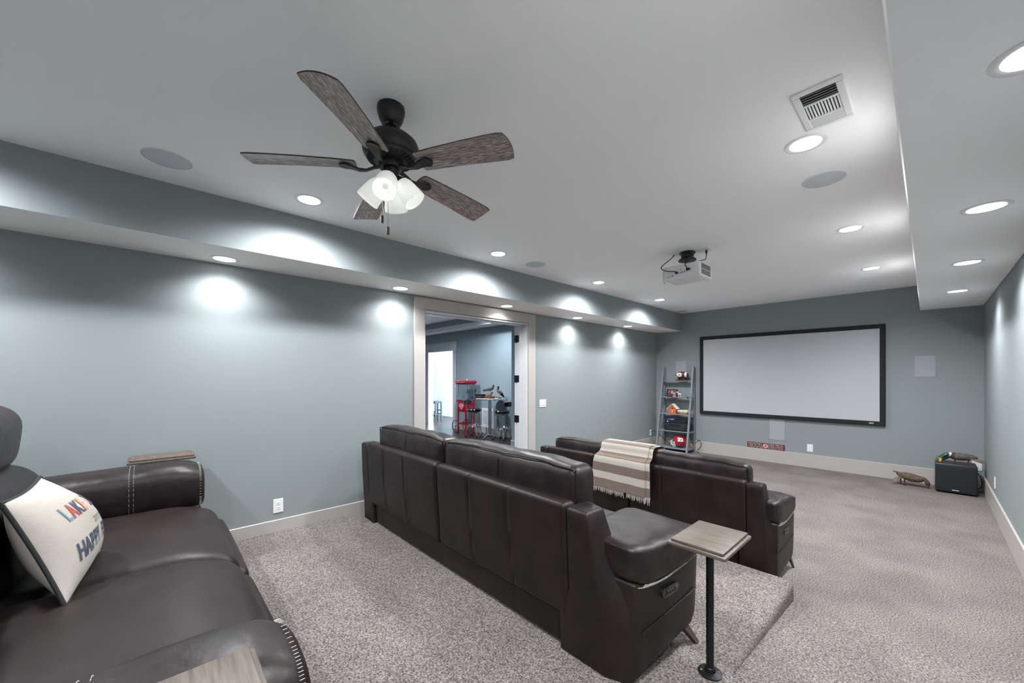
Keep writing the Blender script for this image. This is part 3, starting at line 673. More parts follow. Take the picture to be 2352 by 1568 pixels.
# ================================================================== SOFAS
def sofa(name, label, T, group, ctop=1.02, loc=(0, 0, 0), narrow=False):
    """Built in the middle sofa's own coordinates; T maps to its place."""
    CXs = -2.384
    so = thing(name, label, 'sofa', loc, group)
    def put(nm, b, m, parent=so, smooth=40):
        for v in b.bm.verts: v.co = Vector(T(v.co))
        bmesh.ops.recalc_face_normals(b.bm, faces=b.bm.faces[:])
        return obj(nm, b, m, parent, smooth)
    def mir(b):
        for v in b.bm.verts: v.co.x = 2*CXs - v.co.x
        return b
    lean = lambda y, z: y + .045*(1-(z-.12)/.74)     # back leans out at the top
    # hidden carcass
    put('carcass', B().box(-3.60, -1.17, 1.56, 2.06, .20, .40, .01, 1), 'leather')
    # back panels with seams
    for (xa, xb, seams) in ((-3.572, -2.374, (-3.22, -2.84)), (-2.366, -1.196, (-1.985, -1.615))):
        hx = (xb-xa)/2; cx = (xa+xb)/2
        def wp(p, seams=seams, cx=cx):
            x, y, z = p
            if y < 1.50:
                for i, s_ in enumerate(seams):
                    bend = (.035 if i == 0 else .03)*max(0, (.45-(z-.3))/.45)**2
                    d = (x-(s_+bend))/.010
                    y += .010*exp(-d*d) - .004*exp(-((d-1.8)/1.2)**2)
            return (x, lean(y, z), z)
        put('back_panel', B().cushion((cx, 1.505, .580), (hx, .050, .285), .030, (0, .008, .003), (70, 2, 12), 4, wp), 'leather')
        # seam under each panel
    def wp(p):
        x, y, z = p
        if y < 1.50:
            for s_ in (-3.34, -2.98, -2.37, -1.93, -1.60): y += .006*exp(-((x-s_)/.006)**2)
        return (x, lean(y, z), z)
    put('base_panel', B().cushion((-2.384, 1.515, .212), (1.11, .035, .082), .012, (0, .002, 0), (90, 2, 4), 3, wp), 'leather')
    # two headrest cushions above the back panels
    for i, (xa, xb) in enumerate(((-3.500, -2.412), (-2.400, -1.195))):
        hx = (xb-xa)/2; cx = (xa+xb)/2; ph = i*1.7
        def wc(p, cx=cx, hx=hx, ph=ph):
            x, y, z = p; f = 1-((x-cx)/hx)**2
            z += .005*sin(9*x+ph)*f + (.010*f if z > .9 else 0) + .002*sin(31*x+ph)
            y += .005*sin(14*x+7*z+ph)*f
            return (x, y, z)
        hz = (ctop-.74)/2
        cu = put('back_cushion', B().cushion((cx, 1.635, .74+hz), (hx, .092, hz), .055, (.006, .020, .014), (28, 6, 5), 4, wc), 'leather_crease')
        # piping line round the back edge of each cushion
        pts = []
        for q in range(41):
            u = q/40; x = lerp(xa+.012, xb-.012, u); pts.append(wc(Vector((x, 1.556-.010*(1-((x-cx)/hx)**2), ctop-.014 + (.012*(1-((x-cx)/hx)**2))))))
        pts = [(xa+.006, 1.56, .86)] + pts + [(xb-.006, 1.56, .86)]
        put('cushion_piping', B().tube(pts, .0045, 6), 'leather', cu)
        put('cushion_seam', B().tube([(cx+.02, 1.527, .86), (cx+.02, 1.523, .93), (cx+.02, 1.533, ctop-.03)], .003, 6), 'leather', cu)
    for side in (0, 1):
        F = mir if side else (lambda b: b)
        # tall wing at each end of the back: (z, back y, outer x at the back, front corner x, front y)
        lv = [(.122, 1.500, -.998, -.872, 1.552), (.200, 1.498, -1.003, -.872, 1.552), (.300, 1.492, -1.010, -.874, 1.552), (.440, 1.484, -1.025, -.880, 1.555), (.520, 1.479, -1.035, -.912, 1.565), (.580, 1.475, -1.040, -.960, 1.582), (.700, 1.470, -1.054, -1.010, 1.602), (.800, 1.465, -1.062, -1.055, 1.604), (.838, 1.463, -1.065, -1.066, 1.600), (.850, 1.472, -1.075, -1.076, 1.590)]
        rings = []
        for (z, yb_, xb_, xf_, yf) in lv:
            xi = -1.196 if z > .30 else -1.262
            if side and narrow: xb_, xf_ = min(xb_, -1.05), min(xf_, -1.03)
            if z > .845: xi += .010
            cs = [Vector((xi, yb_)), Vector((xb_, yb_)), Vector((xf_, yf)), Vector((xi, yf+.05 if z < .84 else yf))]; ring = []
            for q in range(4):
                p, a_, c_ = cs[q], cs[q-1], cs[(q+1) % 4]; r_ = .014
                e0 = p + (a_-p).normalized()*r_; e1 = p + (c_-p).normalized()*r_
                for k in range(4): t_ = k/3; w2 = e0*(1-t_)**2 + p*2*t_*(1-t_) + e1*t_**2; ring.append((w2.x, w2.y, z))
            rings.append(ring)
        wing = put('side_wing', F(B().loft(rings)), 'leather', smooth=50)
        # arm: side panel, pad, stitching
        xo = (lambda y: pw(y, [(1.50, -1.03), (2.12, -.985)])) if side and narrow else (lambda y: pw(y, [(1.50, -.872), (1.54, -.868), (2.10, -.815), (2.16, -.812)]))
        zst = lambda y: pw(y, [(1.50, .610), (1.54, .562), (1.58, .548), (1.66, .538), (1.75, .536), (1.90, .552), (2.05, .580), (2.16, .606)])
        def wp(p):  # u in x: 0..1  v in y: 0..1  w in z: 0..1
            u, v, w_ = p; y = lerp(1.545, 2.105, v)
            lo = .138 + .058*min(1, v/.75) + .075*max(0, (v-.80)/.20)**2; hi = zst(y)+.01
            x = lerp(-1.20, xo(y) - .010*(1-w_) - .012*max(0, (v-.86)/.14)**2, u)
            return (x, y - .012*max(0, .4-w_)*(v > .9), lerp(lo, hi, w_))
        pn = put('arm_panel', F(B().cushion((.5, .5, .5), (.5, .5, .5), .05, (.02, .0, 0), (3, 12, 10), 3, wp)), 'leather')
        sm = [(xo(lerp(1.58, 2.055, q/16))+.0035, lerp(1.58, 2.055, q/16), lerp(.340, .392, q/16)) for q in range(17)]
        put('panel_seam', F(B().tube(sm, .0030, 6)), 'leather', pn)
        def wpad(p):
            u, v, w_ = p; y = lerp(1.545, 2.155, v); lo = zst(y) - .02*(1-u); hi = pw(v, [(0, .742), (.2, .728), (.6, .718), (.85, .712), (1, .690)]) - .012*u
            x = lerp(-1.235, xo(y)+.018, u); z = lerp(lo, hi, w_)
            z += (.0022*sin(26*y+9*u) + .0015*sin(51*y-20*u))*max(0, w_-.4)*(v < .9)
            return (x, y, z)
        pad = put('arm_pad', F(B().cushion((.5, .5, .5), (.5, .5, .5), .17, (.01, .0, .06), (8, 16, 6), 5, wpad)), 'leather_crease')
        b = B()
        for q in range(46):
            v = lerp(.03, .95, q/45); y = lerp(1.545, 2.155, v)
            b.tube([wpad(Vector((.83+.212*cos(radians(q_)), v, .17+.235*sin(radians(q_))))) for q_ in (-60, -34, -6)], .0017, 5)
        st = put('stitching', F(b), 'thread', pad); st['kind'] = 'stuff'
        # recliner control plate
        def cp(a, h_, d):
            y = 1.797 + a; return (xo(y) + d + .002, y, .470 + h_)
        def stad(hw, hh, d, n=10):
            out = []
            for k in range(n+1): an = -pi/2 + pi*k/n; out.append(cp(hw-hh + hh*cos(an), hh*sin(an), d))
            for k in range(n+1): an = pi/2 + pi*k/n; out.append(cp(-(hw-hh) + hh*cos(an), hh*sin(an), d))
            return out
        ct = put('control_plate', F(B().loft([stad(.068, .023, .0), stad(.068, .023, .012), stad(.063, .018, .015)])), 'gunmetal', so)
        for k in range(4):
            a = -.030 + .020*k
            put('button', F(B().loft([[cp(a-.0075, -.009, .016), cp(a+.0075, -.009, .016), cp(a+.0075, .009, .016), cp(a-.0075, .009, .016)], [cp(a-.006, -.0075, .020), cp(a+.006, -.0075, .020), cp(a+.006, .0075, .020), cp(a-.006, .0075, .020)]])), 'black_plastic', ct)
        # legs
        for (x, y, dx, dy) in ((-.868, 1.990, .052, .060), (-1.27, 1.62, .0, -.01)):
            rg = []
            if side and narrow and x > -1.2: x, dx = -1.25, 0
            for k, (z, hw) in enumerate(((PZ, .013), (.16, .018), (.215, .026))):
                f = 1-(z-PZ)/.10; cx_, cy_ = x+dx*f, y+dy*f
                rg.append([(cx_-hw, cy_-hw, z), (cx_+hw, cy_-hw, z), (cx_+hw, cy_+hw, z), (cx_-hw, cy_+hw, z)])
            put('leg', F(B().loft(rg)), 'leg_wood', smooth=20)
    for (xa, xb) in ((-3.53, -2.390), (-2.378, -1.238)):
        put('seat_cushion', B().cushion(((xa+xb)/2, 2.00, .50), ((xb-xa)/2, .255, .095), .06, (0, .012, .02), (10, 8, 4), 4), 'leather_crease')
    put('front_panel', B().cushion((-2.384, 2.17, .31), (1.14, .045, .10), .02, (0, .006, 0), (12, 2, 4), 3), 'leather')
    return so
sofa('leather_sofa', 'dark brown leather recliner sofa in the middle row, seen from behind', lambda p: (p.x, p.y, p.z), 'leather recliner sofas', loc=(-2.384, 1.75, PZ), narrow=True)
def T3(p):
    dx = p.x+2.384; a = abs(dx); a = a if a < 1.317 else 1.317 + (a-1.317)*.48
    return (math.copysign(a, dx)*.826 - 1.897, (p.y-1.46)*.74 + 3.205, (p.z-PZ)*.945)
sofa('leather_sofa', 'dark brown leather recliner sofa in the front row under the striped throw', T3, 'leather recliner sofas', ctop=.968, loc=(-1.897, 3.45, 0))

# ---- rear sofa beside the camera
s1 = thing('leather_sofa', 'dark leather recliner sofa in the rear row holding the cream pillow', 'sofa', (-2.285, -.2, PZ), 'leather recliner sofas')
obj('carcass', B().box(-3.52, -1.06, -.74, .20, .20, .48, .02, 2), 'leather', s1)
def seatw(p):
    x, y, z = p
    if y > .05: z -= .10*((y-.05)/.32)**2
    return (x, y, z + .006*sin(5*x))
for (xa, xb) in ((-3.385, -2.363), (-2.357, -1.185)):
    st = obj('seat_cushion', B().cushion(((xa+xb)/2, -.11, .520), ((xb-xa)/2, .44, .110), .075, (0, .012, .022), (16, 16, 4), 5, seatw), 'leather', s1, 50)
    obj('footrest_panel', B().cushion(((xa+xb)/2, .262, .34), ((xb-xa)/2-.004, .075, .16), .05, (0, .014, 0), (12, 4, 6), 4, lambda p: (p[0], p[1]-.10*max(0, (.45-p[2])/.27)**2+.03, p[2])), 'leather', s1, 50)
    bk = obj('back_cushion', B().cushion(((xa+xb)/2, -.585, .79), ((xb-xa)/2, .185, .235), .13, (0, .03, .01), (12, 6, 8), 6, lambda p: (p[0], p[1]-.14*(p[2]-.60), p[2])), 'leather_crease', s1, 50)
    obj('headrest', B().cushion(((xa+xb)/2, -.665, 1.150), ((xb-xa)/2-.01, .130, .185), .12, (0, .02, .012), (12, 5, 6), 6, lambda p: (p[0], p[1]+.10*(p[2]-1.0), p[2])), 'leather_crease', s1, 50)
obj('back_shell', B().cushion((-2.285, -.87, .66), (1.12, .10, .46), .06, (0, .01, 0), (10, 3, 6), 4), 'leather', s1)
for side, xc in ((0, -3.515), (1, -1.045)):
    sg_ = 1 if side == 0 else -1       # inner side direction
    sec = []
    def armring(y, sc_, dz=0):
        ring = []; hw = (.178 if side == 0 else .163)*sc_; top = .888+dz; low = .57
        for k in range(28):
            a = 2*pi*k/28; ca, sa = cos(a), sin(a)
            x = hw*(abs(ca)**.62)*(1 if ca > 0 else -1); z = lerp(low, top, .5) + (top-low)/2*(abs(sa)**.62)*(1 if sa > 0 else -1)*sc_
            ring.append((xc + x, y, z))
        return ring
    ys = [(-.80, .80), (-.78, .97), (-.70, 1), (-.55, 1), (-.40, 1.01), (-.25, 1.0), (-.13, .995), (-.112, .972), (-.10, .968), (-.088, .972), (-.07, .995), (.02, 1.0), (.10, .995), (.155, .985), (.195, .96), (.225, .915), (.245, .86), (.256, .79), (.260, .70)]
    rings = []
    for (y, s_) in ys:
        r_ = armring(y, s_, .012*sin(3*(y+.3)) - (.03*max(0, (y-.08)/.18)**2))
        if y > .19: r_ = [(x + 0, yy, z + .004*sin(40*x+60*z)) for (x, yy, z) in r_]
        rings.append(r_)
    arm = obj('arm_pad', B().loft(rings), 'leather_crease', s1, 60)
    side_p = obj('arm_panel', B().cushion((xc, -.29, .40), (.150, .53, .22), .04, (.01, .005, 0), (4, 12, 6), 4), 'leather', s1, 50)
    b = B(); rg = armring(.236, .905, .012*sin(3*.562)-.022)
    for k in range(28):
        p = Vector(rg[k]); q = Vector(rg[(k+1) % 28])
        for f in (0, .33, .66):
            a = p.lerp(q, f); c_ = Vector((xc, .236, .73)); d = (a-c_).normalized()*.004
            b.tube([a+d*.9+Vector((0, -.006, 0)), a+d*1.0+Vector((0, .004, 0))], .0008, 5)
    st = obj('stitching', b, 'thread', arm); st['kind'] = 'stuff'
    b = B()
    for dy in (-.110, -.090):
        rg = armring(dy, .979, .012*sin(3*(dy+.3)))
        for k in range(0, 28):
            p = Vector(rg[k]); q = Vector(rg[(k+1) % 28])
            for f in (.1, .6): b.tube([p.lerp(q, f), p.lerp(q, f+.3)], .0008, 5)
    st = obj('stitching', b, 'thread', arm); st['kind'] = 'stuff'
    for y in (.12, -.70):
        x = xc + .09*(-sg_)
        obj('leg', B().loft([[(x-.016, y-.016, PZ), (x+.016, y-.016, PZ), (x+.016, y+.016, PZ), (x-.016, y+.016, PZ)], [(x-.026, y-.036, .21), (x+.026, y-.036, .21), (x+.026, y+.016, .21), (x-.026, y+.016, .21)]]), 'leg_wood', s1, 20)

# ================================================================== SIDE TABLES
def side_table(label, px, py, x0, x1, y0, y1, zt, z0=PZ):
    t_ = thing('side_table', label, 'side table', (px, py, z0), 'small square wood side tables on black poles')
    tp = obj('tabletop', B().box(x0, x1, y0, y1, zt-.014, zt, .004, 2), 'table_wood', t_)
    obj('lower_moulding', B().box(x0-.012, x1+.012, y0-.012, y1+.012, zt-.030, zt-.013, .006, 2), 'table_wood', tp)
    obj('pole', B().lathe([(.0165, z0+.01), (.0165, zt-.03)], (px, py, 0), 20), 'black_metal', t_)
    obj('top_flange', B().lathe([(.05, zt-.031), (.05, zt-.036), (.022, zt-.044), (.022, zt-.06)], (px, py, 0), 24), 'black_metal', t_)
    fl = obj('floor_flange', B().lathe([(.050, z0), (.051, z0+.006), (.040, z0+.010), (.024, z0+.013), (.023, z0+.030), (.020, z0+.033)], (px, py, 0), 28), 'black_metal', t_)
    for k in range(4):
        a = pi/4 + k*pi/2 - .2; obj('screw', B().lathe([(.0062, z0+.008), (.0055, z0+.0125), (.002, z0+.0125)], (px+.037*cos(a), py+.037*sin(a), 0), 10), 'chrome', fl)
side_table('wooden side table on a black pole at the aisle end of the middle sofa', -.684, 1.880, -.793, -.572, 1.715, 2.035, .752)
side_table('wooden side table on a black pole beside the rear sofa, against the wall', -3.722, .05, -3.835, -3.608, -.118, .215, .920)
side_table('wooden side table beside the rear sofa arm, cut off by the bottom picture edge', -.853, -.03, -.965, -.742, -.19, .147, .920)

# ================================================================== PILLOW
def C4(s_, t_):   # s -1 (aisle side) .. 1 (wall side), t -1 bottom .. 1 top
    RB, RT, LB, LT = Vector((-2.14, -.235, .640)), Vector((-2.28, -.405, 1.022)), Vector((-2.72, -.185, .640)), Vector((-2.76, -.380, 1.023))
    u, v = (s_+1)/2, (t_+1)/2
    return RB*(1-u)*(1-v) + LB*u*(1-v) + RT*(1-u)*v + LT*u*v
def pil(s_, t_, side):
    ss = s_*(1-.075*(1-t_*t_)); tt = t_*(1-.085*(1-s_*s_))
    p = C4(ss, tt); n_ = (C4(1, 0)-C4(-1, 0)).cross(C4(0, 1)-C4(0, -1)).normalized()
    th = .125*((1-s_**2)**.62)*((1-t_**2)**.62)
    th *= 1 + .04*sin(5*s_+3*t_)
    return p + n_*(th*side*(1.0 if side > 0 else .75))
pl = thing('throw_pillow', 'cream pillow with coloured lettering and dark piping on the rear sofa', 'pillow', (-2.45, -.3, .63))
cosmap = lambda a: -cos(pi*a)
for sd in (1, -1):
    b = B().grid(lambda u, v: pil(cosmap(u), cosmap(v), sd), 30, 24)
    obj('pillow_face', b, 'cream', pl, 80)
pp = []
for k in range(40): pp.append(pil(lerp(-1, 1, k/40), -1, 1))
for k in range(30): pp.append(pil(1, lerp(-1, 1, k/30), 1))
for k in range(40): pp.append(pil(lerp(1, -1, k/40), 1, 1))
for k in range(30): pp.append(pil(-1, lerp(1, -1, k/30), 1))
obj('piping', B().tube(pp, .0075, 8, closed=True), 'piping', pl)
def on_pillow(sx, tx, k=1.0):
    def f(x, y):
        p = pil(sx + x/.44, tx + y/.21, 1); q = pil(sx + x/.44 + .01, tx + y/.21, 1); r_ = pil(sx + x/.44, tx + y/.21 + .01, 1)
        n_ = (q-p).cross(r_-p); n_.normalize(); return p + n_*.003
    return f
word = 'LAKE DAYS'; cols = ['ink_teal', 'ink_red', 'ink_navy', 'ink_orange', None, 'ink_navy', 'ink_red', 'ink_teal', 'ink_orange']
for k, (chh, m_) in enumerate(zip(word, cols)):
    if m_: lettering('letter', chh, .092, on_pillow(-.56 + k*.150, .30), m_, pl, .002, 2)
lettering('lettering', 'are my', .062, on_pillow(.10, -.07), 'ink_black', pl, -.001, 2)
for k, chh in enumerate('HAPPY PLACE'):
    if chh != ' ': lettering('letter', chh, .088, on_pillow(-.66 + k*.140, -.42), 'ink_navy', pl, .0025, 2)

# ================================================================== STRIPED THROW on the front sofa
th = thing('throw_blanket', 'brown and cream striped throw with fringe over the front sofa back', 'blanket', (-1.92, 3.2, .40))
prof = [(3.142, .435), (3.146, .50), (3.150, .58), (3.154, .66), (3.160, .700), (3.176, .728), (3.215, .745), (3.236, .775), (3.246, .805), (3.270, .830), (3.31, .838), (3.37, .838), (3.425, .832), (3.463, .812), (3.478, .77), (3.482, .70), (3.486, .62)]
PP = smooth_path([(0, a, b_) for a, b_ in prof], 5)
NV = len(PP)-1
lens = [0]
for a, b_ in zip(PP, PP[1:]): lens.append(lens[-1] + (b_-a).length)
def thp(u, v, lift=0):
    i = min(int(v*NV), NV-1); f = v*NV - i; p = PP[i].lerp(PP[i+1], f)
    dn = max(0, 1-v/.45)
    xl = lerp(-2.205, -2.175, 1-dn) - .020*dn; xr = lerp(-1.628, -1.655, 1-dn)
    x = lerp(xl, xr, u)
    wv = .004*sin(16*u+5*v)*dn
    return Vector((x, p.y - lift - .006 - wv - .004*dn, p.z + .006 + (lift if v > .45 else 0)*.8 - (.012*u*dn)))
def stripe(i, j):
    s_ = (lens[min(j, NV)] + .0)/.071
    return 1 if int(s_) % 2 == 0 else 0
def sheet(ua, ub, lift, thick=.007):
    nu = 24; t2 = []
    top = [[thp(lerp(ua, ub, i/nu), j/NV, lift+thick) for j in range(NV+1)] for i in range(nu+1)]
    low = [[thp(lerp(ua, ub, i/nu), j/NV, lift) for j in range(NV+1)] for i in range(nu+1)]
    b = B(); mk = lambda g_: [[b.bm.verts.new(p) for p in r_] for r_ in g_]
    Tm, Lm = mk(top), mk(low)
    for i in range(nu):
        for j in range(NV):
            f = b.bm.faces.new((Tm[i][j], Tm[i+1][j], Tm[i+1][j+1], Tm[i][j+1])); f.material_index = stripe(i, j)
            f = b.bm.faces.new((Lm[i][j+1], Lm[i+1][j+1], Lm[i+1][j], Lm[i][j])); f.material_index = stripe(i, j)
    for j in range(NV):
        for i, s_ in ((0, 1), (nu, -1)):
            q = (Tm[i][j], Tm[i][j+1], Lm[i][j+1], Lm[i][j]); f = b.bm.faces.new(q if s_ > 0 else q[::-1]); f.material_index = stripe(i, j)
    for i in range(nu):
        for j in (0, NV):
            f = b.bm.faces.new((Tm[i][j], Tm[i+1][j], Lm[i+1][j], Lm[i][j])); f.material_index = stripe(i, min(j, NV-1))
    bmesh.ops.recalc_face_normals(b.bm, faces=b.bm.faces[:])
    return b
obj('cloth_layer', sheet(0, 1.0, .0), ['throw_cream', 'throw_brown'], th, 60)
obj('cloth_layer', sheet(-.012, .93, .010), ['throw_cream', 'throw_brown'], th, 60)
b = B()
for k in range(64):
    u = k/63; p = thp(lerp(-.01, .93 if k < 40 else 1.0, u), 0, .006); a = random.uniform(-.5, .5); L_ = random.uniform(.040, .062)
    pts = [p + Vector((0, 0, .004)), p + Vector((.006*a, -.004, -.4*L_)), p + Vector((.016*a, -.002 + random.uniform(-.004, .004), -L_))]
    b.tube(pts, [.0042, .0036, .0018], 5)
f_ = obj('fringe', b, 'throw_cream', th, 60); f_['kind'] = 'stuff'

# ================================================================== LADDER SHELF and its things
ls = thing('ladder_shelf', 'grey leaning ladder shelf in the far left corner', 'shelf', (-3.415, 7.6, 0))
LX0, LX1 = -3.735, -3.105
yfr = lambda z: lerp(7.42, 7.735, z/1.675)
for x in (LX0, LX1-.03):
    obj('front_rail', B().loft([[(x, yfr(z)-.020, z), (x+.030, yfr(z)-.020, z), (x+.030, yfr(z)+.020, z), (x, yfr(z)+.020, z)] for z in (0, 1.675)]), 'ladder_grey', ls, 20)
    obj('back_rail', B().box(x, x+.030, 7.755, 7.785, 0, 1.665, .002, 1), 'ladder_grey', ls)
for z in (1.398, 1.070, .742, .412, .088):
    obj('shelf', B().box(LX0+.030, LX1-.030, yfr(z)-.018, 7.756, z-.018, z, .002, 1), 'ladder_grey', ls)
    for x in (LX0+.004, LX1-.026):
        obj('side_bar', B().box(x, x+.022, yfr(z)+.016, 7.757, z-.030, z, .002, 1), 'ladder_grey', ls)
# football on its stand
z = 1.398; fy = 7.70
fs = thing('football_stand', 'reddish wood stand holding the football on the top shelf', 'stand', (-3.33, fy, z))
obj('stand_base', B().box(-3.447, -3.205, fy-.045, fy+.045, z+.0005, z+.016, .004, 1), 'stand_wood', fs)
for x in (-3.385, -3.265):
    obj('cradle', B().prism([(fy-.036, z+.015), (fy+.036, z+.015), (fy+.030, z+.062), (fy+.017, z+.052), (fy, z+.047), (fy-.017, z+.052), (fy-.030, z+.062)], 'X', x-.010, x+.010), 'black_plastic', fs, 20)
fb = thing('football', 'brown leather football with white stripes on the top shelf', 'football', (-3.325, fy, z+.048))
fz = z+.116; Lh = .132
prof = []; mis = []
for k in range(25):
    u = -1 + 2*k/24; r_ = .069*max(.02, (1-abs(u)**2.05))**.80 if abs(u) < 1 else .001
    prof.append((max(r_, .001), u*Lh))
b = B(); rings = []
for r_, h_ in prof: rings.append([(-3.325+h_, fy+r_*cos(2*pi*k/24), fz+r_*sin(2*pi*k/24)) for k in range(24)])
mis = [1 if (.52 < abs(-1+2*(k+.5)/24) < .72) else 0 for k in range(24)]
b.loft(rings, mis=mis)
obj('ball', b, ['football', 'ink_white'], fb, 60)
b = B()
def fsurf(x, zz, lift=.002):
    u = x/Lh; r_ = .069*max(.02, (1-abs(u)**2.05))**.80 + lift; zz = max(-r_*.98, min(r_*.98, zz)); return (-3.325+x, fy-sqrt(max(1e-8, r_*r_-zz*zz)), fz+zz)
b.grid(lambda u, v: fsurf(-.024 + .044*u*cos(2*pi*v), .044*u*sin(2*pi*v)), 5, 24)
pa = obj('round_patch', b, 'ink_white', fb)
lettering('patch_letter', 'A', .056, lambda x, y: fsurf(-.024 + x + .3*y, y, .0035), 'sign_red', pa, .001, 1)
obj('laces', B().tube([(-3.36, fy, fz+.068), (-3.325, fy, fz+.0705), (-3.29, fy, fz+.068)], .003, 6), 'ink_white', fb)
# picture frame
z = 1.070
pf = thing('picture_frame', 'dark framed photograph on the second shelf', 'picture frame', (-3.52, 7.66, z))
ty = lambda zz: 7.655 + .22*(zz-z)
def tilt(b):
    for v in b.bm.verts: v.co.y += .22*(v.co.z-z)
    return b
obj('frame', tilt(B().box(-3.63, -3.41, 7.655, 7.670, z+.001, z+.025, .002, 1).box(-3.63, -3.41, 7.655, 7.670, z+.130, z+.152, .002, 1).box(-3.63, -3.602, 7.655, 7.670, z+.025, z+.130).box(-3.438, -3.41, 7.655, 7.670, z+.025, z+.130)), 'frame_dark', pf)
obj('photograph', tilt(B().box(-3.603, -3.437, 7.660, 7.668, z+.024, z+.131)), 'photo_print', pf, 0)
gm = thing('glass_mug', 'small glass ornament with a pink base on the second shelf', 'ornament', (-3.42, 7.58, z))
obj('bowl', B().lathe([(.024, z+.028), (.026, z+.05), (.024, z+.088), (.022, z+.088), (.0235, z+.05), (.020, z+.032)], (-3.425, 7.58, 0), 16), 'glass', gm)
obj('foot', B().lathe([(.034, z+.0005), (.034, z+.022), (.026, z+.029)], (-3.425, 7.58, 0), 16), 'pink_glass', gm)
hf = thing('horse_figurine', 'small ivory horse figurine on the second shelf', 'figurine', (-3.335, 7.60, z))
b = B().tube(smooth_path([(-3.298, 7.60, z+.045), (-3.315, 7.60, z+.060), (-3.345, 7.60, z+.064), (-3.362, 7.60, z+.080), (-3.370, 7.60, z+.100), (-3.385, 7.60, z+.098), (-3.396, 7.60, z+.085)], 4), [.006, .010, .014, .017, .018, .018, .018, .017, .017, .016, .014, .013, .012, .012, .012, .012, .012, .012, .012, .011, .010, .009, .008, .007, .006][:25], 10)
for x, y in ((-3.31, 7.592), (-3.31, 7.608), (-3.355, 7.592), (-3.355, 7.608)): b.tube([(x, y, z+.060), (x+.004, y, z+.030), (x, y, z+.001)], [.008, .006, .005], 8)
obj('horse_body', b, 'ivory', hf, 60)
mp_ = thing('model_plane', 'small silver model plane at the right end of the second shelf', 'model', (-3.17, 7.60, z))
obj('fuselage', B().lathe([(.001, -.050), (.008, -.040), (.014, -.015), (.013, .015), (.006, .045), (.002, .055)], (-3.172, 7.585, z+.028), 14, 'X'), 'chrome', mp_)
obj('wing', B().box(-3.186, -3.160, 7.535, 7.635, z+.022, z+.026, .001, 1), 'chrome', mp_)
obj('stand', B().lathe([(.018, z+.0005), (.016, z+.006), (.004, z+.010), (.004, z+.020)], (-3.172, 7.585, 0), 12), 'black_plastic', mp_)
# birdhouse
z = .742
bh = thing('birdhouse', 'orange birdhouse with white roof edge on the middle shelf', 'birdhouse', (-3.47, 7.62, z))
obj('house_body', B().prism([(-3.540, z+.001), (-3.400, z+.001), (-3.400, z+.110), (-3.470, z+.185), (-3.540, z+.110)], 'Y', 7.585, 7.685), 'orange', bh, 15)
for sgn in (-1, 1):
    obj('roof_board', B().prism([(-3.470, z+.186), (-3.470, z+.196), (-3.470+sgn*.100, z+.093), (-3.470+sgn*.094, z+.086)], 'Y', 7.565, 7.70), 'white_paint', bh, 15)
obj('entry_hole', B().lathe([(.014, -.002), (.014, .0)], (-3.470, 7.585, z+.105), 18, 'Y'), 'dark_slot', bh)
obj('front_trim', B().box(-3.475, -3.465, 7.581, 7.585, z+.030, z+.075).lathe([(.003, -.025), (.003, 0)], (-3.470, 7.583, z+.078), 8, 'Y'), 'white_paint', bh)
dd = thing('ceramic_dish', 'cream and green patterned ceramic dish on the middle shelf', 'dish', (-3.26, 7.60, z))
def oval(cx, cy, a_, b_, zz): return [(cx+a_*cos(2*pi*k/28), cy+b_*sin(2*pi*k/28), zz) for k in range(28)]
obj('dish_body', B().loft([oval(-3.262, 7.605, .085, .05, z+.012), oval(-3.262, 7.605, .118, .07, z+.040), oval(-3.262, 7.605, .122, .074, z+.056), oval(-3.262, 7.605, .112, .066, z+.074), oval(-3.262, 7.605, .075, .04, z+.082)]), 'floral', dd, 50)
obj('dish_foot', B().loft([oval(-3.262, 7.605, .105, .062, z+.0005), oval(-3.262, 7.605, .112, .066, z+.006), oval(-3.262, 7.605, .085, .05, z+.013)]), 'floral_red', dd, 50)
# electronics
z = .412
rc = thing('av_receiver', 'large black audio receiver on the fourth shelf', 'receiver', (-3.38, 7.62, z))
obj('case', B().box(-3.615, -3.150, 7.515, 7.745, z+.012, z+.150, .005, 2), 'black_plastic', rc)
fa = obj('front_fascia', B().box(-3.612, -3.153, 7.508, 7.516, z+.014, z+.148, .003, 1), 'sub_body', rc)
for (x, r_) in ((-3.575, .020), (-3.195, .022)): obj('knob', B().lathe([(r_, -.012), (r_, 0)], (x, 7.508, z+.060), 20, 'Y'), 'black_plastic', fa)
obj('display', B().box(-3.50, -3.28, 7.5065, 7.5085, z+.090, z+.125), 'vinyl_black', fa, 0)
for k in range(7): obj('button', B().box(-3.50+k*.034, -3.482+k*.034, 7.506, 7.5085, z+.040, z+.050, .001, 1), 'gunmetal', fa, 0)
obj('feet', B().box(-3.60, -3.56, 7.53, 7.57, z+.0005, z+.013).box(-3.20, -3.16, 7.53, 7.57, z+.0005, z+.013).box(-3.60, -3.56, 7.69, 7.73, z+.0005, z+.013).box(-3.20, -3.16, 7.69, 7.73, z+.0005, z+.013), 'black_plastic', rc)
dp = thing('disc_player', 'slim black disc player stacked on the receiver', 'disc player', (-3.38, 7.62, z+.150))
obj('case', B().box(-3.590, -3.195, 7.540, 7.735, z+.1505, z+.205, .004, 1), 'black_plastic', dp)
obj('power_light', B().box(-3.555, -3.535, 7.5375, 7.5405, z+.168, z+.182), 'blue_light', dp, 0)
obj('disc_slot', B().box(-3.46, -3.30, 7.5385, 7.5405, z+.182, z+.186), 'dark_slot', dp, 0)
cs = thing('disc_case', 'blue disc case lying on the disc player', 'case', (-3.50, 7.62, z+.205))
obj('cover', B().box(-3.585, -3.425, 7.545, 7.675, z+.2055, z+.219, .002, 1), 'blue_case', cs)
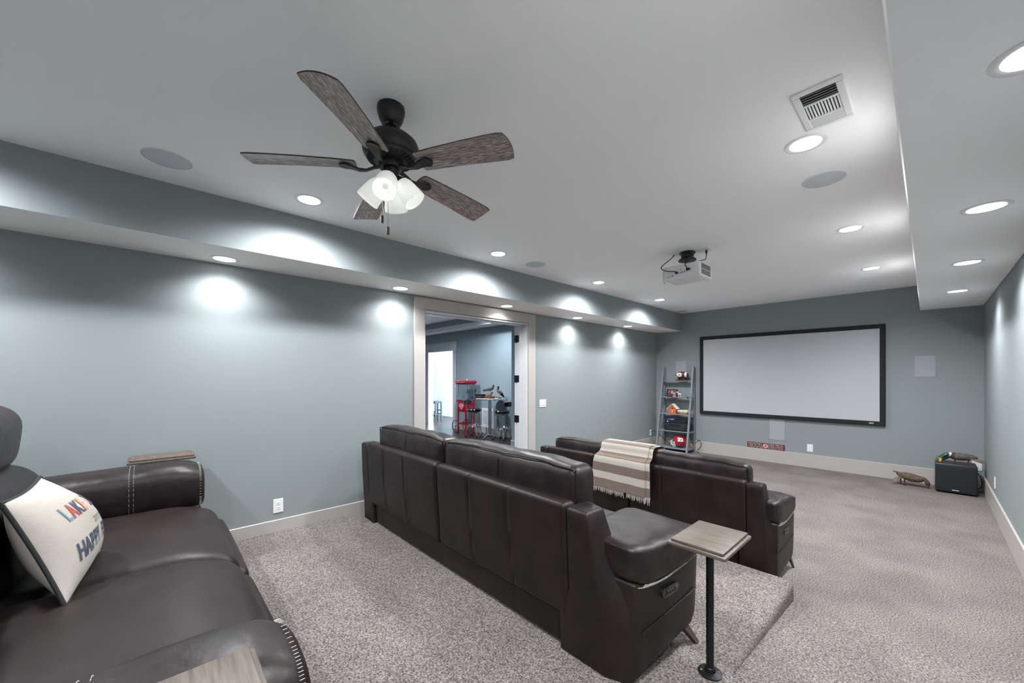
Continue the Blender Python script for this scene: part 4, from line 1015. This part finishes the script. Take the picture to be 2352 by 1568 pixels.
obj('label_strip', B().box(-3.50, -3.44, 7.546, 7.674, z+.219, z+.2195), 'ink_white', cs, 0)
# helmet
hz = .088; hc = Vector((-3.325, 7.585, hz+.122))
hm = thing('football_helmet', 'crimson football helmet numbered 22 with white face mask on the bottom shelf', 'helmet', (hc.x, hc.y, hz))
b = B()
fwd = Vector((-.93, -.37, 0)).normalized(); sidev = Vector((-fwd.y, fwd.x, 0))   # sidev points to the helmet's right
def hel(a, el, k=1.0):
    d = fwd*cos(a)*cos(el) + sidev*sin(a)*cos(el)
    return hc + d*(.134*k if True else 0)*1.0 + Vector((0, 0, .122*k*sin(el))) - sidev*(sidev.dot(d))*.022*k
na, ne = 48, 20
for i in range(na):
    for j in range(ne):
        a0, a1 = 2*pi*i/na, 2*pi*(i+1)/na; e0, e1 = lerp(-.88, pi/2, j/ne), lerp(-.88, pi/2, (j+1)/ne)
        am = (a0+a1)/2; am = am-2*pi if am > pi else am; emid = (e0+e1)/2
        if abs(am) < .95 and emid < .28: continue
        if emid < -.62 and abs(am) < 1.5: continue
        q = [hel(a0, e0), hel(a1, e0), hel(a1, e1), hel(a0, e1)]
        b.raw(q, [(0, 1, 2, 3)])
bmesh.ops.remove_doubles(b.bm, verts=b.bm.verts[:], dist=.0005)
bmesh.ops.recalc_face_normals(b.bm, faces=b.bm.faces[:])
bmesh.ops.solidify(b.bm, geom=b.bm.faces[:], thickness=.008)
sh = obj('shell', b, 'crimson', hm, 60)
b = B()
def mask(a, el, k): return hel(a, el, k)
for el, k, w_ in ((-.10, 1.30, .95), (-.42, 1.34, .95), (-.78, 1.25, .85)):
    b.tube([mask(lerp(-w_, w_, q/14), el, lerp(1.02, k, 1-abs(2*q/14-1)**2.5)) for q in range(15)], .0055, 8)
for a in (-.32, .32): b.tube([mask(a, .12, 1.04), mask(a, -.10, 1.27), mask(a, -.42, 1.31), mask(a, -.78, 1.22)], .0055, 8)
for a in (-.85, .85): b.tube([mask(a, -.05, 1.05), mask(a, -.42, 1.08), mask(a*.9, -.78, 1.05)], .0055, 8)
obj('face_mask', b, 'ink_white', hm, 60)
lettering('number', '22', .092, lambda x, y: hel(1.72 + x/.118, .34 + y/.125, 1.03), 'ink_white', sh, .005, 2)
# cables behind the shelf
c1 = tag(obj('power_cable', B().tube(smooth_path([(XL+.01, 7.56, .34), (-3.86, 7.57, .36), (-3.78, 7.62, .31), (-3.72, 7.70, .22), (-3.62, 7.79, .10), (-3.45, 7.79, .045), (-3.35, 7.785, .16), (-3.30, 7.79, .30)], 5), .005, 7), 'cable'), 'black power cable from the left outlet curling behind the ladder shelf', 'cable')
c2 = tag(obj('power_cable', B().tube(smooth_path([(-3.26, 7.765, .412), (-3.20, 7.775, .30), (-3.15, 7.775, .16), (-3.08, 7.797, .20), (-3.03, 7.785, .24), (-2.99, 7.78, .15), (-3.06, 7.75, .03), (-3.0, 7.70, .008)], 5), .005, 7), 'cable'), 'black cable looping out right of the ladder shelf near the baseboard', 'cable')
pt = thing('power_strip', 'pale power strip on the carpet left of the ladder shelf', 'power strip', (-3.80, 7.50, 0))
obj('strip_body', B().box(-3.87, -3.77, 7.38, 7.62, .0005, .030, .006, 2), 'cream', pt)
obj('adapter', B().box(-3.855, -3.795, 7.55, 7.61, .030, .085, .006, 2), 'black_plastic', pt)

# ================================================================== SUBWOOFER and stuffed ducks
sw = thing('subwoofer', 'black subwoofer box on the carpet in the far right corner', 'subwoofer', (.238, 7.55, 0))
obj('cabinet', B().box(.061, .414, 7.405, 7.72, .012, .372, .014, 3), 'sub_body', sw)
gr = obj('front_grille', B().cushion((.2375, 7.398, .186), (.170, .014, .166), .012, (0, .002, 0), (6, 2, 6), 3), 'sub_cloth', sw)
obj('maker_badge', B().box(.205, .262, 7.381, 7.386, .045, .053, .001, 1), 'speaker_mesh', gr)
for x in (.085, .390):
    for y in (7.43, 7.69): obj('foot', B().lathe([(.016, .0005), (.018, .013)], (x, y, 0), 14), 'black_plastic', sw)
obj('power_lead', B().tube(smooth_path([(.42, 7.70, .26), (.445, 7.68, .22), (.462, 7.66, .15), (.455, 7.66, .08), (.435, 7.70, .05)], 5), .005, 7), 'cable', sw)
def duck_body(path, radii, mis, mats, parent, squash=.82, name='duck_body'):
    P = smooth_path(path, 4); n_ = len(path)
    R = []
    for i in range(n_-1):
        for j in range(4): R.append(lerp(radii[i], radii[i+1], j/4))
    R.append(radii[-1])
    rings = []
    for i, p in enumerate(P):
        d = (P[min(i+1, len(P)-1)] - P[max(i-1, 0)]).normalized(); u = Vector((0, 0, 1)); u = (u - d*u.dot(d))
        u = u.normalized() if u.length > .05 else Vector((d.z, 0, -d.x)).normalized(); v = d.cross(u).normalized()
        rings.append([p + u*(R[i]*squash*cos(2*pi*k/14)) + v*(R[i]*sin(2*pi*k/14)) for k in range(14)])
    mm = []
    for i in range(n_-1): mm += [mis[i]]*4
    b = B(); b.loft(rings, mis=mm)
    return obj(name, b, mats, parent, 60)
def feather_fan(base, tip, w_, n_, drop, name, m, parent, up=Vector((0, 0, 1)), th_=.003):
    base, tip = Vector(base), Vector(tip); d = tip-base; sv = d.cross(up).normalized(); b = B()
    for k in range(n_):
        f = k/(n_-1)-.5; e = tip + sv*(w_*f) - d*(.16*abs(f)*2) + up*(drop*abs(f)); s_ = base + sv*(w_*.35*f)
        nn = up*th_; ww = sv*(w_/n_*.75)
        b.loft([[s_-ww*.5-nn, s_+ww*.5-nn, s_+ww*.5+nn, s_-ww*.5+nn], [s_.lerp(e, .6)-ww*.7-nn, s_.lerp(e, .6)+ww*.7-nn, s_.lerp(e, .6)+ww*.7+nn, s_.lerp(e, .6)-ww*.7+nn], [e-ww*.15-nn*.3, e+ww*.15-nn*.3, e+ww*.15+nn*.3, e-ww*.15+nn*.3]])
    return obj(name, b, m, parent, 30)
# hen on the carpet
dk = thing('mounted_duck', 'brown mounted hen duck feeding on the carpet beside the subwoofer', 'duck', (-.2, 7.52, 0))
bd = duck_body([(-.300, 7.53, .146), (-.265, 7.53, .138), (-.215, 7.53, .126), (-.150, 7.525, .112), (-.085, 7.52, .106), (-.045, 7.515, .112), (-.020, 7.51, .098), (-.006, 7.51, .070), (-.004, 7.508, .045), (-.004, 7.506, .024), (-.003, 7.503, .004)],
               [.010, .036, .060, .068, .056, .038, .026, .029, .024, .012, .006], [0, 0, 0, 0, 0, 0, 0, 0, 1, 1], ['duck_brown', 'bill_brown'], dk)
feather_fan((-.25, 7.53, .155), (-.340, 7.545, .172), .075, 6, -.006, 'tail', 'duck_brown', dk)
feather_fan((-.235, 7.50, .125), (-.365, 7.47, .012), .050, 6, .0, 'wing', 'duck_pale', dk, Vector((.2, -.8, .5)).normalized())
feather_fan((-.10, 7.485, .138), (-.285, 7.490, .118), .060, 7, .0, 'wing', 'duck_brown', dk, Vector((0, -.9, .4)).normalized())
feather_fan((-.255, 7.545, .120), (-.300, 7.55, .050), .04, 5, .0, 'under_tail', 'duck_dark', dk, Vector((-.9, -.3, .2)).normalized())
for x, y in ((-.215, 7.51), (-.255, 7.55)):
    obj('foot', B().tube([(x, y, .10), (x-.004, y, .05), (x, y, .010)], [.010, .006, .005], 8).prism([(x-.014, y+.018), (x+.016, y+.010), (x+.012, y-.030), (x, y-.036), (x-.016, y-.026)], 'Z', .001, .008), 'foot_red', dk)
# drake on the subwoofer
zt = .372
dr = thing('mounted_duck', 'green headed mounted drake bending over on top of the subwoofer', 'duck', (.25, 7.52, zt))
duck_body([(.420, 7.52, zt+.092), (.385, 7.52, zt+.094), (.335, 7.52, zt+.092), (.275, 7.518, zt+.090), (.225, 7.515, zt+.093), (.192, 7.51, zt+.106), (.180, 7.508, zt+.110), (.150, 7.50, zt+.100), (.122, 7.495, zt+.072), (.112, 7.49, zt+.050), (.108, 7.485, zt+.032), (.106, 7.48, zt+.008)],
          [.012, .036, .052, .060, .055, .036, .029, .027, .028, .025, .013, .010], [3, 3, 3, 3, 2, 1, 0, 0, 0, 4, 4], ['duck_green', 'duck_white', 'duck_chest', 'duck_grey', 'bill_yellow'], dr)
feather_fan((.26, 7.490, zt+.125), (.515, 7.495, zt+.030), .065, 8, -.004, 'wing', 'duck_pale', dr, Vector((.3, -.5, .8)).normalized())
feather_fan((.26, 7.545, zt+.125), (.445, 7.585, zt+.065), .07, 7, -.004, 'wing', 'duck_grey', dr)
feather_fan((.21, 7.545, zt+.100), (.060, 7.565, zt+.006), .085, 8, .0, 'spread_wing', 'duck_grey', dr, Vector((-.4, -.8, .4)).normalized())
feather_fan((.36, 7.52, zt+.085), (.455, 7.525, zt+.060), .05, 5, .0, 'tail', 'duck_dark', dr)
for x, y in ((.225, 7.50), (.335, 7.49)):
    obj('foot', B().tube([(x+.012, y+.01, zt+.055), (x+.006, y, zt+.028), (x, y, zt+.006)], [.009, .006, .005], 8).prism([(x-.016, y+.014), (x+.014, y+.016), (x+.020, y-.020), (x, y-.030), (x-.018, y-.020)], 'Z', zt+.0005, zt+.007), 'foot_red', dr)

# ================================================================== HALL THINGS
# popcorn cart
pcx, pcy = -8.255, 6.015; wx, wy = .19, .145
pc = thing('popcorn_cart', 'red popcorn machine cart with glass case in the hall', 'popcorn cart', (pcx, pcy, 0))
obj('cabinet', B().box(pcx-wx, pcx+wx, pcy-wy, pcy+wy, .56, .86, .012, 2), 'cart_red', pc)
cb = pc
obj('counter_lip', B().box(pcx-wx-.012, pcx+wx+.012, pcy-wy-.012, pcy+wy+.012, .858, .872, .003, 1), 'chrome', pc)
for x in (pcx-wx+.02, pcx+wx-.02):
    for y in (pcy-wy+.02, pcy+wy-.02):
        obj('leg', B().box(x-.018, x+.018, y-.018, y+.018, .001, .565, .003, 1), 'cart_red', pc)
        obj('case_post', B().box(x-.008, x+.008, y-.008, y+.008, .87, 1.285), 'tin', pc, 0)
obj('lower_rail', B().box(pcx-wx+.01, pcx+wx-.01, pcy-wy+.01, pcy-wy+.03, .225, .262, .003, 1).box(pcx-wx+.01, pcx+wx-.01, pcy+wy-.03, pcy+wy-.01, .225, .262, .003, 1).box(pcx-wx+.01, pcx-wx+.03, pcy-wy+.03, pcy+wy-.03, .225, .262).box(pcx+wx-.03, pcx+wx-.01, pcy-wy+.03, pcy+wy-.03, .225, .262), 'cart_red', pc)
b = B(); lv = [(1.272, .0), (1.300, .022), (1.335, .040), (1.365, .030), (1.378, .0)]
b.loft([[(pcx-wx-d, pcy-wy-d, z_), (pcx+wx+d, pcy-wy-d, z_), (pcx+wx+d, pcy+wy+d, z_), (pcx-wx-d, pcy+wy+d, z_)] for z_, d in lv])
cn = obj('canopy', b, 'cart_red', pc, 20)
for k in range(9): obj('marquee_stud', B().ball((pcx-wx+.02+k*.0425, pcy-wy-.034, 1.325), .008, n=6), 'ink_white', cn)
obj('canopy_finial', B().ball((pcx-.07, pcy-.05, 1.385), .016, n=8).ball((pcx+.08, pcy-.03, 1.385), .014, n=8).lathe([(.012, 1.375), (.008, 1.41), (.001, 1.43)], (pcx+.13, pcy-.06, 0), 10), 'chrome', cn)
obj('glass_pane', B().box(pcx-wx+.028, pcx+wx-.028, pcy-wy+.018, pcy-wy+.022, .875, 1.27), 'clear', pc, 0)
obj('glass_pane', B().box(pcx+wx-.022, pcx+wx-.018, pcy-wy+.028, pcy+wy-.028, .875, 1.27), 'clear', pc, 0)
obj('kettle', B().lathe([(.045, 1.03), (.06, 1.05), (.06, 1.12), (.05, 1.13)], (pcx+.04, pcy+.02, 0), 16).tube([(pcx+.04, pcy+.02, 1.13), (pcx+.04, pcy+.02, 1.27)], .010, 8), 'tin', pc)
obj('pane_panel', B().box(pcx-wx+.024, pcx+wx*.05, pcy-wy+.012, pcy-wy+.017, .878, 1.0), 'tin', pc, 0)
for yy in (pcy-wy-.03, pcy+wy+.03):
    wh = obj('wheel', B().tube(arc((pcx-wx-.03, yy, .168), .158, 0, 2*pi*23/24, 23, 'XZ'), .0095, 8, closed=True), 'tyre', pc)
    b = B()
    for k in range(8): a = 2*pi*k/8; b.tube([(pcx-wx-.03, yy, .168), (pcx-wx-.03+.155*cos(a), yy, .168+.155*sin(a))], .0025, 5)
    b.lathe([(.018, -.012), (.018, .012)], (pcx-wx-.03, yy, .168), 12, 'Y'); obj('spokes', b, 'chrome', wh)
obj('push_handle', B().tube(smooth_path([(pcx+wx, pcy-wy+.02, .84), (pcx+wx+.06, pcy-wy+.02, .92), (pcx+wx+.10, pcy, .93), (pcx+wx+.06, pcy+wy-.02, .92), (pcx+wx, pcy+wy-.02, .84)], 5), .007, 8), 'black_metal', pc)
obj('side_tray', B().prism([(pcx-wx-.065, .845), (pcx-wx, .855), (pcx-wx, .79)], 'Y', pcy-wy+.02, pcy+wy-.02), 'black_plastic', pc, 15)
b = B(); yy = pcy-wy-.003
for (zz, hw) in ((.765, .055), (.735, .095), (.722, .100), (.708, .095), (.690, .085), (.655, .055), (.642, .035)): b.tube([(pcx+hw*cos(pi*k/10), yy, zz + .010*sin(pi*k/10)*(1 if zz > .72 else -1)) for k in range(11)], .0038, 5)
obj('painted_emblem', b, 'ink_white', pc)
# bar table
btx, bty = -7.175, 5.935
bt = thing('bar_table', 'round chrome bar table in the hall', 'table', (btx, bty, 0))
obj('tabletop', B().lathe([(1e-4, .952), (.333, .952), (.340, .946), (.340, .930), (.330, .926), (.08, .922), (1e-4, .922)], (btx, bty, 0), 48, caps=False), 'laminate', bt)
obj('edge_band', B().lathe([(.339, .950), (.345, .948), (.345, .928), (.339, .926)], (btx, bty, 0), 48, caps=False), 'chrome', bt)
obj('pole', B().lathe([(.038, .05), (.038, .925)], (btx, bty, 0), 24), 'chrome', bt)
for k in range(4):
    a = radians(20+90*k); ca, sa = cos(a), sin(a)
    ft = obj('foot', B().tube([(btx+.02*ca, bty+.02*sa, .075), (btx+.16*ca, bty+.16*sa, .058), (btx+.28*ca, bty+.28*sa, .036)], [.026, .022, .016], 10), 'chrome', bt)
    obj('glide', B().lathe([(.018, .0005), (.018, .022), (.010, .03)], (btx+.275*ca, bty+.275*sa, 0), 10), 'black_plastic', ft)
def bar_stool(x, y, back, label):
    s_ = thing('bar_stool', label, 'bar stool', (x, y, 0), 'chrome bar stools at the bar table')
    obj('seat', B().lathe([(1e-4, .690), (.12, .692), (.165, .684), (.180, .664), (.180, .640), (.172, .622), (.15, .615), (1e-4, .615)], (x, y, 0), 32, caps=False), 'vinyl_black', s_)
    obj('seat_ring', B().tube(arc((x, y, .606), .135, 0, 2*pi*23/24, 23), .012, 8, closed=True).lathe([(.05, .60), (.05, .618)], (x, y, 0), 16), 'chrome', s_)
    for k in range(4):
        a = back + pi/4 + k*pi/2; ca, sa = cos(a), sin(a)
        lg = obj('leg', B().tube(smooth_path([(x+.06*ca, y+.06*sa, .592), (x+.12*ca, y+.12*sa, .585), (x+.145*ca, y+.145*sa, .54), (x+.15*ca, y+.15*sa, .30), (x+.165*ca, y+.165*sa, .20), (x+.215*ca, y+.215*sa, .06), (x+.222*ca, y+.222*sa, .012)], 4), .0115, 10), 'chrome', s_)
        obj('foot_cap', B().lathe([(.016, .0005), (.016, .04), (.012, .045)], (x+.221*ca, y+.221*sa, 0), 10), 'black_plastic', lg)
    obj('foot_ring', B().tube(arc((x, y, .262), .178, 0, 2*pi*31/32, 31), .0115, 8, closed=True).tube(arc((x, y, .288), .160, 0, 2*pi*31/32, 31), .007, 8, closed=True), 'chrome', s_)
    ca, sa = cos(back), sin(back)
    obj('back_support', B().tube(smooth_path([(x+.10*ca, y+.10*sa, .61), (x+.19*ca, y+.19*sa, .62), (x+.215*ca, y+.215*sa, .70), (x+.235*ca, y+.235*sa, .80)], 4), .011, 8), 'chrome', s_)
    b = B(); rings = []
    for q in range(13):
        a = back + lerp(-.75, .75, q/12); R0, R1 = .215, .250; f = 1-abs(q/6-1)**3*.25
        rings.append([(x+R0*cos(a), y+R0*sin(a), .835-.05*f), (x+R1*cos(a), y+R1*sin(a), .835-.05*f), (x+(R1+.02)*cos(a), y+(R1+.02)*sin(a), .835+.06*f), (x+(R0+.02)*cos(a), y+(R0+.02)*sin(a), .835+.06*f)])
    obj('backrest', b.loft(rings), 'vinyl_black', s_, 40)
bar_stool(-7.62, 5.80, radians(205), 'black and chrome bar stool between the popcorn cart and the bar table')
bar_stool(-6.80, 6.00, radians(12), 'black and chrome bar stool right of the bar table by the door hinges')
# mounted ducks on the bar table
def table_duck(x, y, flip, label, tall):
    z = .952; d_ = thing('mounted_duck', label, 'duck', (x, y, z), 'mounted ducks on the bar table')
    ux = Vector((.66, .75, 0)) * flip    # across the view
    P = lambda a, h_: tuple(Vector((x, y, z)) + ux*a + Vector((0, 0, h_)))
    if not tall:
        obj('wood_base', B().cushion((x, y, z+.026), (.115, .085, .0255), .012, (0, 0, 0), (4, 4, 2), 3), 'stand_wood', d_)
        obj('driftwood', B().tube(smooth_path([P(-.10, .06), P(-.05, .068), P(.02, .072), P(.05, .11), P(.07, .15)], 4), [.022, .028, .030, .032, .034, .032, .030, .028, .025, .022, .02, .02, .018, .018, .016, .015, .012], 8), 'driftwood', d_)
        bd = duck_body([P(-.165, .178), P(-.11, .195), P(-.05, .215), P(.01, .225), P(.05, .230), P(.075, .250), P(.085, .285), P(.088, .305), P(.100, .308), P(.120, .300)], [.006, .030, .048, .052, .044, .032, .022, .025, .020, .006], [4, 3, 3, 3, 2, 2, 1, 0, 0], ['duck_dark', 'duck_chest', 'duck_chest', 'duck_grey', 'duck_dark'], d_)
        feather_fan(P(0, .245), P(-.17, .195), .05, 6, 0, 'wing', 'duck_dark', d_, Vector((.3, -.6, .7)).normalized())
        for a in (-.005, .02): obj('foot', B().tube([P(a, .19), P(a+.01, .15), P(a+.02, .125)], .006, 6), 'bill_yellow', d_)
    else:
        obj('driftwood', B().tube(smooth_path([P(.06, .012), P(.0, .020), P(-.04, .028), P(-.07, .05)], 4), .016, 8), 'driftwood', d_)
        duck_body([P(.125, .020), P(.09, .070), P(.05, .125), P(.01, .165), P(-.025, .190), P(-.035, .215), P(-.020, .245), P(-.010, .275), P(-.025, .282), P(-.050, .270)], [.006, .030, .050, .056, .046, .034, .025, .027, .022, .006], [3, 3, 2, 2, 2, 1, 0, 0, 0], ['duck_dark', 'duck_chest', 'duck_pale', 'duck_dark'], d_)
        feather_fan(P(.0, .190), P(.125, .030), .05, 6, 0, 'wing', 'duck_grey', d_, Vector((.6, -.7, .3)).normalized())
        for a in (.0, .03): obj('foot', B().tube([P(a, .10), P(a, .05), P(a-.01, .028)], .006, 6), 'bill_yellow', d_)
table_duck(-7.225, 5.97, 1, 'dark mounted duck on a driftwood perch on the bar table', False)
table_duck(-6.935, 6.02, 1, 'upright mounted duck at the right side of the bar table', True)
bx_ = thing('tool_case', 'black hard case lying at the left of the bar table', 'case', (-7.47, 5.86, .952))
obj('case_body', B().box(-7.56, -7.36, 5.78, 5.94, .9525, 1.005, .01, 2), 'black_plastic', bx_)
obj('latch_band', B().box(-7.563, -7.357, 5.777, 5.943, .985, .999, .004, 1), 'orange', bx_)
obj('case_lid', B().box(-7.57, -7.35, 5.77, 5.95, 1.000, 1.050, .012, 2), 'black_plastic', bx_)
gp = thing('floor_grille', 'white return air grille low on the hall wall behind the bar stool', 'grille', (-7.68, HYB, .30))
obj('frame', B().box(-7.93, -7.45, HYB-.012, HYB, .17, .24, .003, 1).box(-7.93, -7.45, HYB-.012, HYB, .60, .66, .003, 1).box(-7.93, -7.88, HYB-.012, HYB, .24, .60).box(-7.50, -7.45, HYB-.012, HYB, .24, .60), 'plate', gp)
for k in range(12): obj('slat', B().box(-7.88, -7.50, HYB-.010, HYB-.002, .248+k*.030, .266+k*.030), 'plate', gp, 0)
ss = thing('wood_stool', 'small dark backless stool in the daylit doorway', 'stool', (-11.08, 6.86, 0))
obj('seat', B().box(-11.22, -10.94, 6.72, 7.00, .60, .665, .015, 2), 'stool_dark', ss)
for x in (-11.20, -10.98):
    for y in (6.74, 6.96): obj('leg', B().box(x, x+.04, y, y+.04, .001, .605, .004, 1), 'stool_dark', ss)
for z in (.18, .30): obj('stretcher', B().box(-11.19, -10.95, 6.75, 6.77, z, z+.03).box(-11.19, -10.95, 6.97, 6.99, z+.05, z+.08), 'stool_dark', ss, 0)
for z in (.22,): obj('stretcher', B().box(-11.19, -11.17, 6.76, 6.98, z, z+.03).box(-10.97, -10.95, 6.76, 6.98, z, z+.03), 'stool_dark', ss, 0)
for o in bpy.data.objects:
    if '_o' in o: del o['_o']
